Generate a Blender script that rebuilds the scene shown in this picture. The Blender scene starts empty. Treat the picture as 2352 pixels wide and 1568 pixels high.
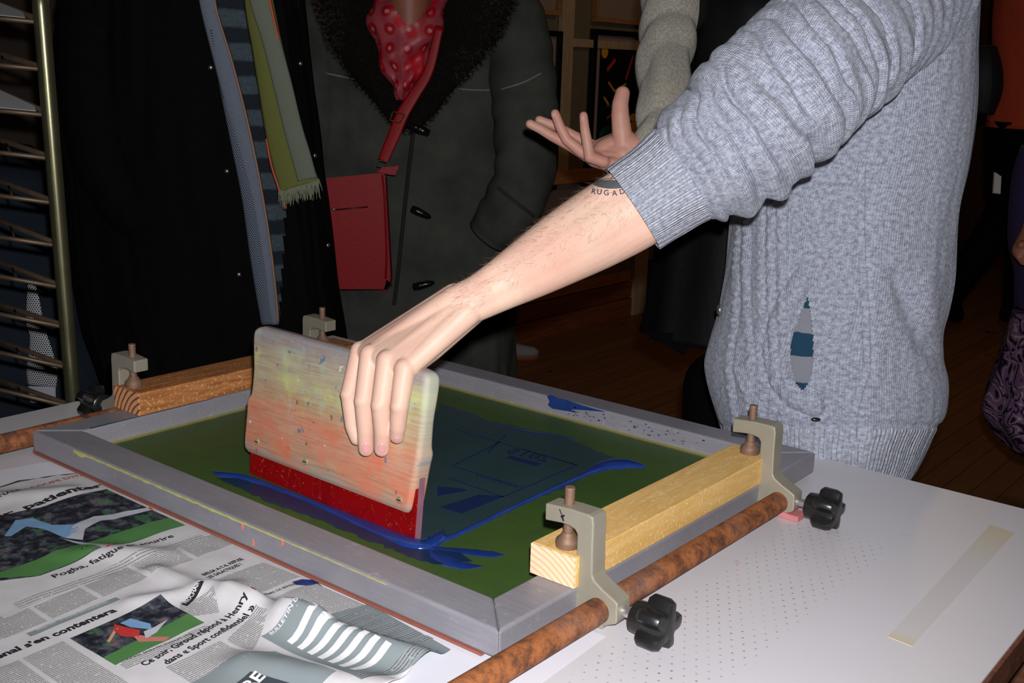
import bpy, bmesh, math, random
import numpy as np
from mathutils import Vector, Matrix, noise
from mathutils.bvhtree import BVHTree
random.seed(7); rng = np.random.default_rng(7)
S = bpy.context.scene; COL = S.collection
PI = math.pi
# ------------------------------------------------------------------ camera, flash, exposure
FPX = 2580.6; PITCH = .2398; ROLL = .0329; YAW = .6740
O = np.array([.6057, -.7531, 1.4052]); KD = .8597
def cam_axes():
    cp, sp, cy, sy = math.cos(PITCH), math.sin(PITCH), math.cos(YAW), math.sin(YAW)
    f = np.array([-sy*cp, cy*cp, -sp]); r = np.array([cy, sy, 0.]); u = np.cross(r, f)
    return r*math.cos(ROLL)+u*math.sin(ROLL), -r*math.sin(ROLL)+u*math.cos(ROLL), f
CR, CU, CF = cam_axes()
H1 = np.array([math.cos(YAW), math.sin(YAW), 0.])        # horizontal, to the right of the photographer
H2 = np.array([-math.sin(YAW), math.cos(YAW), 0.])       # horizontal, away from the photographer
cd = bpy.data.cameras.new('camera'); cam = bpy.data.objects.new('camera', cd); COL.objects.link(cam)
m = Matrix.Identity(4)
for i in range(3):
    m[i][0] = CR[i]; m[i][1] = CU[i]; m[i][2] = -CF[i]; m[i][3] = O[i]
cam.matrix_world = m
cd.sensor_width = 36; cd.lens = FPX/2352*36; cd.clip_start = .02
S.camera = cam
S.view_settings.view_transform = 'Standard'; S.view_settings.look = 'None'
S.view_settings.exposure = 0.0; S.view_settings.gamma = 1; S.view_settings.use_curve_mapping = False
w = bpy.data.worlds.new('world'); S.world = w; w.use_nodes = True
w.node_tree.nodes['Background'].inputs[0].default_value = (1, .8, .6, 1)
w.node_tree.nodes['Background'].inputs[1].default_value = .002
def lamp(name, kind, loc, energy, color, size):
    d = bpy.data.lights.new(name, kind); d.energy = energy; d.color = color
    if kind == 'POINT': d.shadow_soft_size = size
    o = bpy.data.objects.new(name, d); COL.objects.link(o); o.location = loc
    return o
FL = O + CU*.055 + CR*.02 + CF*.0
fl = lamp('camera_flash', 'SPOT', FL, 100, (1, .985, .99), .012)
fl.data.shadow_soft_size = .012; fl.data.spot_size = math.radians(85); fl.data.spot_blend = .75
fl.rotation_euler = cam.matrix_world.to_euler()
l2 = lamp('ceiling_bulb', 'POINT', (-1.0, 4.4, 2.7), 11, (1, .62, .32), .15)
l3 = lamp('ceiling_bulb', 'POINT', (.8, 0.6, 2.8), 1.2, (1, .7, .45), .15)
# ------------------------------------------------------------------ pixel -> place helpers (the photograph measured at known depths)
def ray(x, y): return CF + CR*(x-1176)/FPX - CU*(y-784)/FPX
VERT = [False]      # people and racks stand upright: their depth grows towards the floor
PM = [1.0]          # how much farther back a group stands
def vd(y, d): return d*KD*PM[0]*((1+.2445*(y-500)/FPX) if VERT[0] else 1)
def dp(x, y, d): return O + ray(x, y)*vd(y, d)
def front(P, d): return (P-O)@CF < vd(pr(P)[1], d)
def onax(x, y, ax, v):
    r = ray(x, y); return O + r*((v-O[ax])/r[ax])
def pz(x, y, z): return onax(x, y, 2, z)
def px_(x, y, v): return onax(x, y, 0, v)
def py_(x, y, v): return onax(x, y, 1, v)
def pr(P):
    d = np.array(P, float)-O; z = d@CF
    return 1176+FPX*(d@CR)/z, 784-FPX*(d@CU)/z
def pip(x, y, poly):
    c = False; j = len(poly)-1
    for i in range(len(poly)):
        xi, yi = poly[i]; xj, yj = poly[j]
        if (yi > y) != (yj > y) and x < (xj-xi)*(y-yi)/(yj-yi)+xi: c = not c
        j = i
    return c
def lerp_rows(rows, y):
    rows = sorted(rows); ys = [r[0] for r in rows]
    return [float(np.interp(y, ys, [r[k] for r in rows])) for k in range(1, len(rows[0]))]
def catmull(P, n):
    P = [np.array(p, float) for p in P]; P = [2*P[0]-P[1]]+P+[2*P[-1]-P[-2]]
    out = []; k = len(P)-3
    for i in range(n):
        t = i/(n-1)*k; j = min(int(t), k-1); t -= j
        a, b, c, d = P[j:j+4]
        out.append(.5*((2*b)+(c-a)*t+(2*a-5*b+4*c-d)*t*t+(3*b-a-3*c+d)*t**3))
    return out
# ------------------------------------------------------------------ object helpers
def tag(o, label=None, cat=None, group=None, kind=None):
    if label: o['label'] = label
    if cat: o['category'] = cat
    if group: o['group'] = group
    if kind: o['kind'] = kind
    return o
def link(name, me, mats=None, parent=None, smooth=True):
    o = bpy.data.objects.new(name, me); COL.objects.link(o)
    if mats:
        for mt in (mats if isinstance(mats, (list, tuple)) else [mats]): me.materials.append(mt)
    if smooth: me.polygons.foreach_set('use_smooth', [True]*len(me.polygons))
    if parent is not None:
        o.parent = parent; o.matrix_parent_inverse = Matrix.Translation(-parent.location)
    return o
def empty(name, loc, label, cat, group=None):
    o = bpy.data.objects.new(name, None); COL.objects.link(o); o.location = tuple(float(v) for v in loc)
    o.empty_display_size = .05
    return tag(o, label, cat, group)
def mesh(verts, faces, uvs=None):
    me = bpy.data.meshes.new('m'); me.from_pydata([tuple(map(float, v)) for v in verts], [], faces)
    if uvs is not None:
        ul = me.uv_layers.new(name='UVMap')
        li = np.zeros(len(me.loops), dtype=np.int32); me.loops.foreach_get('vertex_index', li)
        ul.data.foreach_set('uv', np.array(uvs, dtype=np.float32)[li].ravel())
    me.update(); return me
def bev(o, w_, seg=2, ang=35):
    md = o.modifiers.new('bevel', 'BEVEL'); md.width = w_; md.segments = seg; md.limit_method = 'ANGLE'; md.angle_limit = math.radians(ang)
    md.harden_normals = False
    return o
class MB:
    def __init__(s): s.v = []; s.f = []
    def add(s, v, f):
        n = len(s.v); s.v += [tuple(map(float, p)) for p in v]; s.f += [tuple(i+n for i in q) for q in f]; return s
    def box(s, a, b):
        x0, y0, z0 = a; x1, y1, z1 = b
        return s.add([(x0,y0,z0),(x1,y0,z0),(x1,y1,z0),(x0,y1,z0),(x0,y0,z1),(x1,y0,z1),(x1,y1,z1),(x0,y1,z1)],
                     [(0,3,2,1),(4,5,6,7),(0,1,5,4),(1,2,6,5),(2,3,7,6),(3,0,4,7)])
    def prism(s, poly, vec):     # poly: 3D points, extruded by vec
        n = len(poly); P = [np.array(p, float) for p in poly]; Q = [p+np.array(vec) for p in P]
        return s.add(P+Q, [tuple(range(n))[::-1], tuple(range(n, 2*n))]+[(i, (i+1) % n, n+(i+1) % n, n+i) for i in range(n)])
    def cyl(s, a, b, ra, rb=None, n=24, prof=None):
        a = np.array(a, float); b = np.array(b, float); rb = ra if rb is None else rb
        d = b-a; L = np.linalg.norm(d); d = d/L
        t = np.array([0,0,1.]) if abs(d[2]) < .9 else np.array([1.,0,0]); e1 = np.cross(d, t); e1 /= np.linalg.norm(e1); e2 = np.cross(d, e1)
        prof = prof or [(0, ra), (1, rb)]
        v = []; f = []
        for (t_, r) in prof:
            for k in range(n):
                q = 2*PI*k/n; v.append(a+d*L*t_+(e1*math.cos(q)+e2*math.sin(q))*r)
        for i in range(len(prof)-1):
            for k in range(n):
                f.append((i*n+k, i*n+(k+1) % n, (i+1)*n+(k+1) % n, (i+1)*n+k))
        f.append(tuple(range(n))[::-1]); f.append(tuple((len(prof)-1)*n+k for k in range(n)))
        return s.add(v, f)
    def build(s, name, mat, parent=None, smooth=False, bevel=None, seg=2):
        me = mesh(s.v, s.f); bm = bmesh.new(); bm.from_mesh(me); bmesh.ops.recalc_face_normals(bm, faces=bm.faces); bm.to_mesh(me); bm.free()
        o = link(name, me, mat, parent, smooth)
        if bevel: bev(o, bevel, seg)
        return o
def smooth_auto(o, ang=35):
    bm = bmesh.new(); bm.from_mesh(o.data)
    for f in bm.faces: f.smooth = True
    for e in bm.edges:
        if len(e.link_faces) == 2 and e.calc_face_angle(0) > math.radians(ang): e.smooth = False
    bm.to_mesh(o.data); bm.free(); return o
def ring_mesh(rings, uvs=None, cap=True, drop=None):
    """rings: array (R,N,3) closed around N; optional drop(v3)->bool removes faces"""
    Rn, N = rings.shape[:2]; V = rings.reshape(-1, 3)
    # duplicated seam column for uvs
    if uvs is not None:
        V = np.concatenate([rings, rings[:, :1]], 1).reshape(-1, 3); M_ = N+1
        UV = uvs.reshape(-1, 2)
    else: M_ = N; UV = None
    F = []
    for i in range(Rn-1):
        for k in range(N):
            a = i*M_+k; b = i*M_+(k+1 if uvs is not None else (k+1) % N)
            q = (a, b, b+M_, a+M_)
            if drop is not None and drop(V[q[0]]*.25+V[q[1]]*.25+V[q[2]]*.25+V[q[3]]*.25): continue
            F.append(q)
    if cap:
        F.append(tuple(range(N))[::-1]); F.append(tuple((Rn-1)*M_+k for k in range(N)))
    return mesh(V, F, UV)
def fixn(o):
    bm = bmesh.new(); bm.from_mesh(o.data); bmesh.ops.remove_doubles(bm, verts=bm.verts, dist=1e-6) if 0 else None
    bmesh.ops.recalc_face_normals(bm, faces=bm.faces); bm.to_mesh(o.data); bm.free(); return o
def nz(x, y=0., z=0.): return noise.noise(Vector((x, y, z)))
def loft(name, rows, mat, parent, N=96, Rn=80, disp=None, pw=1.0, cap=True, drop=None, up=False):
    """rows: (y_px, xl, xr, depth_centre, half_thickness)"""
    ys = np.linspace(rows[0][0], rows[-1][0], Rn); ctrl = catmull(rows, 12*len(rows)); ctrl = sorted([tuple(c) for c in ctrl])
    rings = np.zeros((Rn, N, 3)); uvs = np.zeros((Rn, N+1, 2)); vv = 0; last = None
    cy = [c[0] for c in ctrl]
    for i, y in enumerate(ys):
        xl, xr, d, ht = [float(np.interp(y, cy, [c[k] for c in ctrl])) for k in range(1, 5)]
        C = dp((xl+xr)/2, y, d); hw = (xr-xl)/2/FPX*vd(y, d)
        if last is not None: vv += np.linalg.norm(C-last)
        last = C
        if i == 0: hm = (rows[len(rows)//2][2]-rows[len(rows)//2][1])/2/FPX*vd(y, d); per = PI*(3*(hm+ht)-math.sqrt((3*hm+ht)*(hm+3*ht)))
        for k in range(N+1):
            q = 2*PI*k/N
            c_, s_ = math.cos(q), math.sin(q)
            n_ = H1*c_*ht+H2*s_*hw; n_ = n_/max(np.linalg.norm(n_), 1e-9)
            if k < N:
                P = C+H1*hw*math.copysign(abs(c_)**pw, c_)+H2*ht*math.copysign(abs(s_)**pw, s_)
                if disp is not None: P = P+n_*disp(q, vv, P, i/(Rn-1))
                rings[i, k] = P
            uvs[i, k] = (k/N*per, -vv)
    me = ring_mesh(rings, uvs, cap, drop)
    return link(name, me, mat, parent)
def tube(name, path, mat, parent, N=48, n=60, disp=None, cap=True, flat=1.0, drop=None, taper_end=False):
    """path: (px, py, depth, r_px) -> swept tube, radius r_px at that depth"""
    pts = catmull([(p[0], p[1], p[2], p[3]) for p in path], n)
    C = [dp(p[0], p[1], p[2]) for p in pts]; Rr = [p[3]/FPX*vd(p[1], p[2]) for p in pts]
    return sweep(name, C, Rr, mat, parent, N, disp, cap, flat, drop)
def sweep(name, C, Rr, mat, parent, N=48, disp=None, cap=True, flat=1.0, drop=None):
    n = len(C); C = [np.array(c, float) for c in C]
    T = [C[min(i+1, n-1)]-C[max(i-1, 0)] for i in range(n)]; T = [t/np.linalg.norm(t) for t in T]
    e = -CF-T[0]*(-CF@T[0]); e /= np.linalg.norm(e)
    rings = np.zeros((n, N, 3)); uvs = np.zeros((n, N+1, 2)); s = 0; rm = max(Rr)
    for i in range(n):
        if i: s += np.linalg.norm(C[i]-C[i-1])
        e = e-T[i]*(e@T[i]); e /= np.linalg.norm(e); g = np.cross(T[i], e)
        for k in range(N+1):
            q = 2*PI*k/N; nn = e*math.cos(q)*flat+g*math.sin(q)
            if k < N:
                r = Rr[i]+(disp(q, s, i/(n-1)) if disp else 0)
                rings[i, k] = C[i]+nn*r
            uvs[i, k] = (k/N*2*PI*rm, s)
    return fixn(link(name, ring_mesh(rings, uvs, cap, drop), mat, parent))
def ribbon(name, path, mat, parent, n=60, m_=10, thick=.004, bow=.006, disp=None):
    """path: (px, py, depth, half_width_px) band facing the room with a small thickness"""
    pts = catmull([p[:4] for p in path], n); C = [dp(*p[:3]) for p in pts]
    V = []; UV = []; s = 0
    for i in range(n):
        T = C[min(i+1, n-1)]-C[max(i-1, 0)]; T /= np.linalg.norm(T); e = np.cross(T, CF); e /= np.linalg.norm(e)
        if i: s += np.linalg.norm(C[i]-C[i-1])
        hw = pts[i][3]/FPX*vd(pts[i][1], pts[i][2])
        for k in range(m_+1):
            t = k/m_*2-1
            P = C[i]+e*t*hw-CF*bow*(1-t*t)
            if disp: P = P-CF*disp(t, s)
            V.append(P); UV.append((t*hw, s))
    F = [(i*(m_+1)+k, i*(m_+1)+k+1, (i+1)*(m_+1)+k+1, (i+1)*(m_+1)+k) for i in range(n-1) for k in range(m_)]
    o = link(name, mesh(V, F, UV), mat, parent)
    sd = o.modifiers.new('solid', 'SOLIDIFY'); sd.thickness = thick; sd.offset = 0
    return o
def capsule(mb, a, b, ra, rb, n=20):
    a = np.array(a, float); b = np.array(b, float); L = np.linalg.norm(b-a)
    prof = []
    for k in range(6): q = PI/2*k/6; prof.append((-ra*math.cos(q)/L, max(ra*math.sin(q), ra*.05)))
    prof += [(0, ra), (1, rb)]
    for k in range(1, 7): q = PI/2*k/6; prof.append((1+rb*math.sin(q)/L, max(rb*math.cos(q), rb*.05)))
    mb.cyl(a, b, 1, 1, n, prof)
def bake(o):
    dg = bpy.context.evaluated_depsgraph_get(); me = bpy.data.meshes.new_from_object(o.evaluated_get(dg))
    o.modifiers.clear(); o.data = me; me.polygons.foreach_set('use_smooth', [True]*len(me.polygons)); return o
def blend_body(name, mb, mat, parent, vox=.0016, it=8):
    o = mb.build(name, mat, parent, True)
    r = o.modifiers.new('r', 'REMESH'); r.mode = 'VOXEL'; r.voxel_size = vox; r.use_smooth_shade = True
    s = o.modifiers.new('s', 'SMOOTH'); s.factor = .5; s.iterations = it
    bpy.context.view_layer.update()
    return bake(o)
def bvh(o): return BVHTree.FromPolygons([v.co[:] for v in o.data.vertices], [p.vertices[:] for p in o.data.polygons])
def hairs(name, src, n, L, wd, mat, parent, keep=None, lean=None, curl=.3):
    me = src.data; pol = me.polygons; A = np.array([p.area for p in pol]); A = A/A.sum()
    idx = rng.choice(len(pol), n, p=A); V = []; F = []
    for i in idx:
        p = pol[int(i)]; c = np.array(p.center); nn = np.array(p.normal)
        if keep is not None and not keep(c, nn): continue
        d = nn*(.35 if lean is not None else 1.)+rng.normal(0, curl, 3)+(lean(c) if lean is not None else 0); d /= np.linalg.norm(d)
        side = np.cross(d, -CF); side /= max(np.linalg.norm(side), 1e-6); l = L*rng.uniform(.5, 1.2)
        b = c+rng.normal(0, .0008, 3); mid = b+d*l*.55; tip = mid+(d+rng.normal(0, curl*.6, 3))*l*.45
        k = len(V); V += [b-side*wd/2, b+side*wd/2, mid+side*wd*.35, mid-side*wd*.35, tip]; F += [(k, k+1, k+2, k+3), (k+3, k+2, k+4)]
    o = link(name, mesh(V, F), mat, parent); o['kind'] = 'stuff'; return o
# ------------------------------------------------------------------ material helpers
class G:
    def __init__(s, name, rough=.6, metal=0., spec=.5):
        s.m = bpy.data.materials.new(name); s.m.use_nodes = True; s.t = s.m.node_tree; s.b = s.t.nodes['Principled BSDF']
        s.b.inputs['Roughness'].default_value = rough; s.b.inputs['Metallic'].default_value = metal
        s.b.inputs['Specular IOR Level'].default_value = spec
    def n(s, t, **k):
        x = s.t.nodes.new(t)
        for a, v in k.items():
            if a[0] == 'i' and a[1:].isdigit(): s.con(v, x.inputs[int(a[1:])])
            elif a.startswith('I_'): s.con(v, x.inputs[a[2:].replace('_', ' ')])
            else: setattr(x, a, v)
        return x
    def con(s, v, inp):
        if isinstance(v, bpy.types.NodeSocket): s.t.links.new(v, inp)
        elif isinstance(v, bpy.types.Node): s.t.links.new(v.outputs[0], inp)
        else:
            if isinstance(v, (tuple, list)) and len(v) == 3 and inp.type == 'RGBA': v = (*v, 1)
            inp.default_value = v
    def uv(s): return s.n('ShaderNodeTexCoord').outputs['UV']
    def ob(s): return s.n('ShaderNodeTexCoord').outputs['Object']
    def map(s, v, sc=(1,1,1), loc=(0,0,0), rot=(0,0,0)):
        x = s.n('ShaderNodeMapping', i0=v); x.inputs['Scale'].default_value = sc; x.inputs['Location'].default_value = loc; x.inputs['Rotation'].default_value = rot; return x.outputs[0]
    def noise(s, v, sc=5, det=3, rough=.5, dist=0):
        x = s.n('ShaderNodeTexNoise', i0=v); x.inputs['Scale'].default_value = sc; x.inputs['Detail'].default_value = det; x.inputs['Roughness'].default_value = rough; x.inputs['Distortion'].default_value = dist
        return x.outputs[0]
    def math(s, op, a, b=0., c=0., clamp=False):
        x = s.n('ShaderNodeMath', operation=op, i0=a, i1=b, i2=c); x.use_clamp = clamp; return x.outputs[0]
    def ramp(s, v, pts):
        x = s.n('ShaderNodeValToRGB', i0=v); cr = x.color_ramp
        while len(cr.elements) < len(pts): cr.elements.new(.5)
        for e, (p, c) in zip(cr.elements, pts): e.position = p; e.color = (*c, 1) if len(c) == 3 else c
        return x.outputs[0]
    def thr(s, v, a, b): 
        x = s.n('ShaderNodeMapRange', i0=v, i1=a, i2=b); x.clamp = True; return x.outputs[0]
    def mix(s, f, a, b):
        x = s.n('ShaderNodeMix', data_type='RGBA'); s.con(f, x.inputs[0]); s.con(a, x.inputs[6]); s.con(b, x.inputs[7]); return x.outputs[2]
    def xyz(s, v): 
        x = s.n('ShaderNodeSeparateXYZ', i0=v); return x.outputs[0], x.outputs[1], x.outputs[2]
    def comb(s, x, y, z=0.): return s.n('ShaderNodeCombineXYZ', i0=x, i1=y, i2=z).outputs[0]
    def col(s, v): s.con(v, s.b.inputs['Base Color']); return s
    def bump(s, h, st=.3, d=.002):
        x = s.n('ShaderNodeBump'); x.inputs['Strength'].default_value = st; x.inputs['Distance'].default_value = d
        s.con(h, x.inputs['Height']); s.con(x.outputs[0], s.b.inputs['Normal']); return s
    def rough(s, v): s.con(v, s.b.inputs['Roughness']); return s
def sr(*c):   # sRGB 0-255 -> linear
    return tuple(((v/255)/12.92 if v/255 <= .04045 else ((v/255+.055)/1.055)**2.4) for v in c)
def plain(name, c, rough=.6, metal=0., var=.0, sc=20, bump=0., spec=.5):
    g = G(name, rough, metal, spec)
    if var or bump:
        nn = g.noise(g.ob(), sc, 4)
        g.col(g.mix(nn, tuple(max(0, x*(1-var)) for x in c), tuple(x*(1+var) for x in c)) if var else c)
        if bump: g.bump(nn, bump, .002)
    else: g.col(c)
    return g.m
def mat_rust():
    g = G('rusty_steel', .75, .0, .3); o = g.ob(); n1 = g.noise(o, 46, 6, .75, .1); n2 = g.noise(o, 120, 4, .6); n3 = g.noise(o, 9, 3)
    c = g.ramp(n1, [(.32, sr(58, 42, 38)), (.44, sr(112, 68, 44)), (.58, sr(160, 98, 56)), (.72, sr(134, 90, 72))])
    c = g.mix(g.math('MULTIPLY', g.thr(n2, .5, .7), .55), c, sr(96, 56, 34)); c = g.mix(g.math('MULTIPLY', g.thr(n3, .5, .7), .35), c, sr(160, 130, 120))
    g.col(c); g.bump(n2, .35, .001); return g.m
def mat_alu():
    g = G('aluminium_tube', .55, .15, .25); o = g.ob(); n1 = g.noise(g.map(o, (1, 1, 1)), 6, 5, .6); n2 = g.noise(g.map(o, (4, 60, 60)), 5, 4, .6); n3 = g.noise(o, 60, 5, .7)
    c = g.mix(n1, sr(124, 120, 126), sr(156, 156, 168)); c = g.mix(g.math('MULTIPLY', g.thr(n2, .4, .8), .35), c, sr(172, 168, 168))
    c = g.mix(g.math('MULTIPLY', g.thr(n3, .6, .75), .35), c, sr(206, 204, 208))
    g.col(c); g.rough(g.math('ADD', g.math('MULTIPLY', n1, .3), .3)); g.bump(n3, .08, .0006); return g.m
def mat_wood(name, c1, c2, sc=30, axis=1, rough=.7, fleck=None):
    g = G(name, rough, 0, .3); o = g.ob(); s_ = [9, 9, 9]; s_[axis] = .8
    n1 = g.noise(g.map(o, tuple(s_)), sc*.4, 4, .55, 1.2); n2 = g.noise(g.map(o, tuple(v*3 for v in s_)), sc, 3)
    c = g.mix(g.thr(n1, .35, .65), c1, c2); c = g.mix(g.math('MULTIPLY', n2, .25), c, tuple(v*.5 for v in c1))
    if fleck:
        n3 = g.noise(o, 210, 3, .7); c = g.mix(g.math('MULTIPLY', g.thr(n3, .57, .64), .7), c, fleck)
    g.col(c); g.bump(n2, .25, .001); return g.m
def mat_knit(name, c1, c2, p=.0030, bumpd=.0007, rib=False, spots=False, sheen=.2):
    g = G(name, .95, 0, .15); u, v, _ = g.xyz(g.uv()); nn = g.noise(g.comb(u, v), 160, 3, .7); n2 = g.noise(g.comb(u, v), 18, 3); n4 = g.noise(g.comb(u, v), 600, 2, .6)
    fu = g.math('FRACT', g.math('DIVIDE', g.math('ADD', u, g.math('MULTIPLY', n2, .004)), p))
    tri = g.math('ABSOLUTE', g.math('SUBTRACT', fu, .5))
    fv = g.math('SINE', g.math('MULTIPLY', g.math('ADD', g.math('DIVIDE', v, p*.8), tri), 2*PI))
    colm = g.math('SINE', g.math('MULTIPLY', fu, PI))
    h = g.math('ADD', g.math('MULTIPLY', colm, 1.0), g.math('MULTIPLY', fv, .35 if not rib else .12))
    if rib:
        r = g.math('SINE', g.math('MULTIPLY', g.math('DIVIDE', u, .0052), 2*PI)); h = g.math('ADD', h, g.math('MULTIPLY', r, 1.3))
    h2 = g.math('ADD', h, g.math('MULTIPLY', n4, .5))
    c = g.mix(g.thr(nn, .36, .64), c1, c2); c = g.mix(g.math('MULTIPLY', g.thr(n4, .56, .66), .5), c, tuple(min(1, x*1.5) for x in c2))
    c = g.mix(g.math('MULTIPLY', g.thr(h, -.3, 1.0), .35), tuple(x*.7 for x in c1), c) if False else c
    if spots:
        c = g.mix(g.math('MULTIPLY', g.thr(g.noise(g.comb(u, v), 330, 1), .68, .72), .8), c, sr(70, 70, 64))
    g.col(c); g.bump(h2, .9, bumpd)
    g.b.inputs['Sheen Weight'].default_value = sheen; g.b.inputs['Sheen Roughness'].default_value = .5
    return g.m
def dots(g, u, v, p, r, soft=.3):
    """staggered dots: 1 inside a dot"""
    def grid(a, b):
        fa = g.math('SUBTRACT', g.math('FRACT', a), .5); fb = g.math('MULTIPLY', g.math('SUBTRACT', g.math('FRACT', b), .5), 1.732)
        return g.math('SQRT', g.math('ADD', g.math('MULTIPLY', fa, fa), g.math('MULTIPLY', fb, fb)))
    a = g.math('DIVIDE', u, p); b = g.math('DIVIDE', v, p*1.732)
    d = g.math('MINIMUM', grid(a, b), grid(g.math('ADD', a, .5), g.math('ADD', b, .5)))
    return g.thr(d, r*(1+soft), r*(1-soft))
M = {}
M['rust'] = mat_rust(); M['alu'] = mat_alu()
M['clamp'] = plain('grey_cast_metal', sr(158, 152, 136), .55, .35, .12, 40, .15)
M['clamp_edge'] = plain('worn_bolt_steel', sr(128, 100, 82), .6, .3, .4, 60, .3)
M['knob'] = plain('black_knob_plastic', (.012, .012, .012), .3, 0, .4, 30, .25)
M['ferrule'] = plain('bright_ferrule', sr(210, 210, 210), .3, .9)
M['wood_new'] = mat_wood('pale_planed_wood', sr(226, 180, 104), sr(240, 198, 128), 30, 1, .7, sr(250, 224, 160))
M['wood_end'] = mat_wood('wood_end_grain', sr(238, 206, 170), sr(250, 228, 200), 60, 0)
M['wood_old'] = mat_wood('brown_planed_wood', sr(150, 90, 48), sr(196, 130, 78), 34, 1, .75, sr(230, 180, 110))
M['skin'] = None
def mat_skin(name, base, red):
    g = G(name, .5, 0, .35); o = g.ob(); n1 = g.noise(o, 14, 4, .6); n2 = g.noise(o, 90, 4, .6); n3 = g.noise(o, 420, 3, .6)
    c = g.mix(g.thr(n1, .35, .7), base, red); c = g.mix(g.math('MULTIPLY', n2, .3), c, tuple(v*.86 for v in red))
    g.col(c); g.bump(g.math('ADD', g.math('MULTIPLY', n2, .6), g.math('MULTIPLY', n3, .5)), .35, .0012)
    g.b.inputs['Subsurface Weight'].default_value = .18; g.b.inputs['Subsurface Radius'].default_value = (.012, .005, .003); g.b.inputs['Subsurface Scale'].default_value = .5
    return g.m
M['skin'] = mat_skin('warm_skin', sr(228, 195, 174), sr(224, 178, 160))
M['skin2'] = mat_skin('pink_skin', sr(206, 160, 142), sr(202, 140, 126))
M['skin3'] = mat_skin('tanned_skin', sr(150, 100, 80), sr(140, 84, 66))
M['nail'] = plain('fingernail', sr(226, 162, 164), .25)
M['knit'] = mat_knit('grey_heather_knit', sr(126, 130, 145), sr(178, 183, 200))
M['knit_rib'] = mat_knit('grey_ribbed_knit', sr(134, 138, 152), sr(186, 191, 206), rib=True, bumpd=.0006)
M['knit_beige'] = mat_knit('speckled_cream_knit', sr(140, 136, 124), sr(176, 172, 160), p=.004, spots=True)
M['black'] = plain('black_cloth', (.002, .002, .003), .9, 0, .5, 8, .2, .05)
# ------------------------------------------------------------------ setting
TZ = .850; FZ = .856; HZ = .887; SCZ = .859
g = G('wood_floor', .55, 0, .3); o_ = g.ob(); x, y, z = g.xyz(o_)
pl = g.math('DIVIDE', x, .09); row = g.math('FLOOR', pl); fr = g.math('FRACT', pl)
n1 = g.noise(g.comb(g.math('MULTIPLY', x, 14), g.math('ADD', y, g.math('MULTIPLY', row, 3.7))), 3, 5, .6)
wn = g.n('ShaderNodeTexWhiteNoise', noise_dimensions='1D'); g.con(row, wn.inputs['W'])
c = g.mix(n1, sr(110, 70, 42), sr(158, 108, 66)); c = g.mix(g.math('MULTIPLY', wn.outputs[0], .3), c, sr(90, 54, 34))
gap = g.thr(g.math('ABSOLUTE', g.math('SUBTRACT', fr, .5)), .47, .5); c = g.mix(gap, c, sr(40, 24, 14))
n5 = g.noise(o_, 7, 3); c = g.mix(g.thr(n5, .68, .74), c, sr(50, 32, 22)); g.col(c); M['floor'] = g.m
def slab(name, a, b, mat, parent=None, kind='structure'):
    o = MB().box(a, b).build(name, mat, parent)
    if kind and parent is None: o['kind'] = kind
    return o
M['khaki'] = plain('khaki_wallboard', sr(112, 100, 78), .9, 0, .12, 12, .1)
M['darkred'] = mat_wood('dark_red_wood_wall', sr(64, 34, 24), sr(92, 50, 34), 20, 2)
M['dark'] = plain('dark_wall', sr(60, 50, 44), .9, 0, .1, 4)
slab('floor', (-3.2, -3, -.05), (3.6, 10.2, 0), M['floor'])
slab('ceiling', (-3.2, -3, 3.0), (3.6, 10.2, 3.1), M['dark'])
slab('wall_left', (-3.2, -3, 0), (-2.97, 10.2, 3.0), M['dark'])
MB().box((-2.97, 2.8, .3), (-2.95, 6.0, 3.0)).build('trim_20', M['khaki'])['kind'] = 'structure'
slab('wall_back', (-2.97, 9.9, 0), (3.6, 10.2, 3.0), M['darkred'])
slab('wall_right', (3.4, -3, 0), (3.6, 9.9, 3.0), M['dark'])
slab('wall_front', (-2.97, -3, 0), (3.4, -2.8, 3.0), M['dark'])
M['batten'] = mat_wood('pale_batten_wood', sr(176, 150, 118), sr(196, 170, 134), 20, 2)
M['rail'] = mat_wood('orange_pine', sr(170, 110, 64), sr(196, 134, 80), 20, 1)
M['redwood'] = mat_wood('red_brown_boards', sr(120, 62, 34), sr(150, 84, 48), 14, 1)
WX = -2.95
def wy(x, y): return px_(x, y, WX+.02)
# battens on the left wall
def trim(i, a, b, mat): o = MB().box(a, b).build('trim_%d' % i, mat, None, False, .003); o['kind'] = 'structure'
P = wy(1288, 100); Q = wy(1309, 100)
trim(1, (WX, P[1], .85), (WX+.03, Q[1]+.02, 3.0), M['batten'])
A_ = wy(1290, 91); B_ = wy(1357, 110)
trim(2, (WX, A_[1]+.1, B_[2]), (WX+.028, A_[1]+.95, A_[2]+.01), M['batten'])
PA = wy(1200, 790); PB = wy(1440, 715); Z1 = wy(1440, 680)[2]; Z2_ = wy(1440, 645)[2]; Z3 = wy(1440, 622)[2]; Z4 = wy(1240, 425)[2]; Z5 = wy(1240, 395)[2]
trim(3, (WX, 1.5, 0), (WX+.05, PB[1], Z1-.005), M['redwood']); trim(4, (WX, 1.5, Z1), (WX+.045, PB[1], Z2_-.005), M['redwood'])
trim(5, (WX, PB[1], 0), (WX+.06, PB[1]+.14, Z3+.12), M['batten'])
trim(6, (WX, 1.5, Z2_), (WX+.03, PB[1], Z3), M['rail'])
trim(7, (WX, 1.5, Z4), (WX+.06, PB[1]+1.2, Z5), M['rail'])
M['mesh_grey'] = plain('grey_fabric_panel', sr(120, 104, 96), .95, 0, .1, 300, .4)
trim(8, (WX, 1.5, Z3), (WX+.02, PB[1], Z4), M['mesh_grey'])
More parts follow.
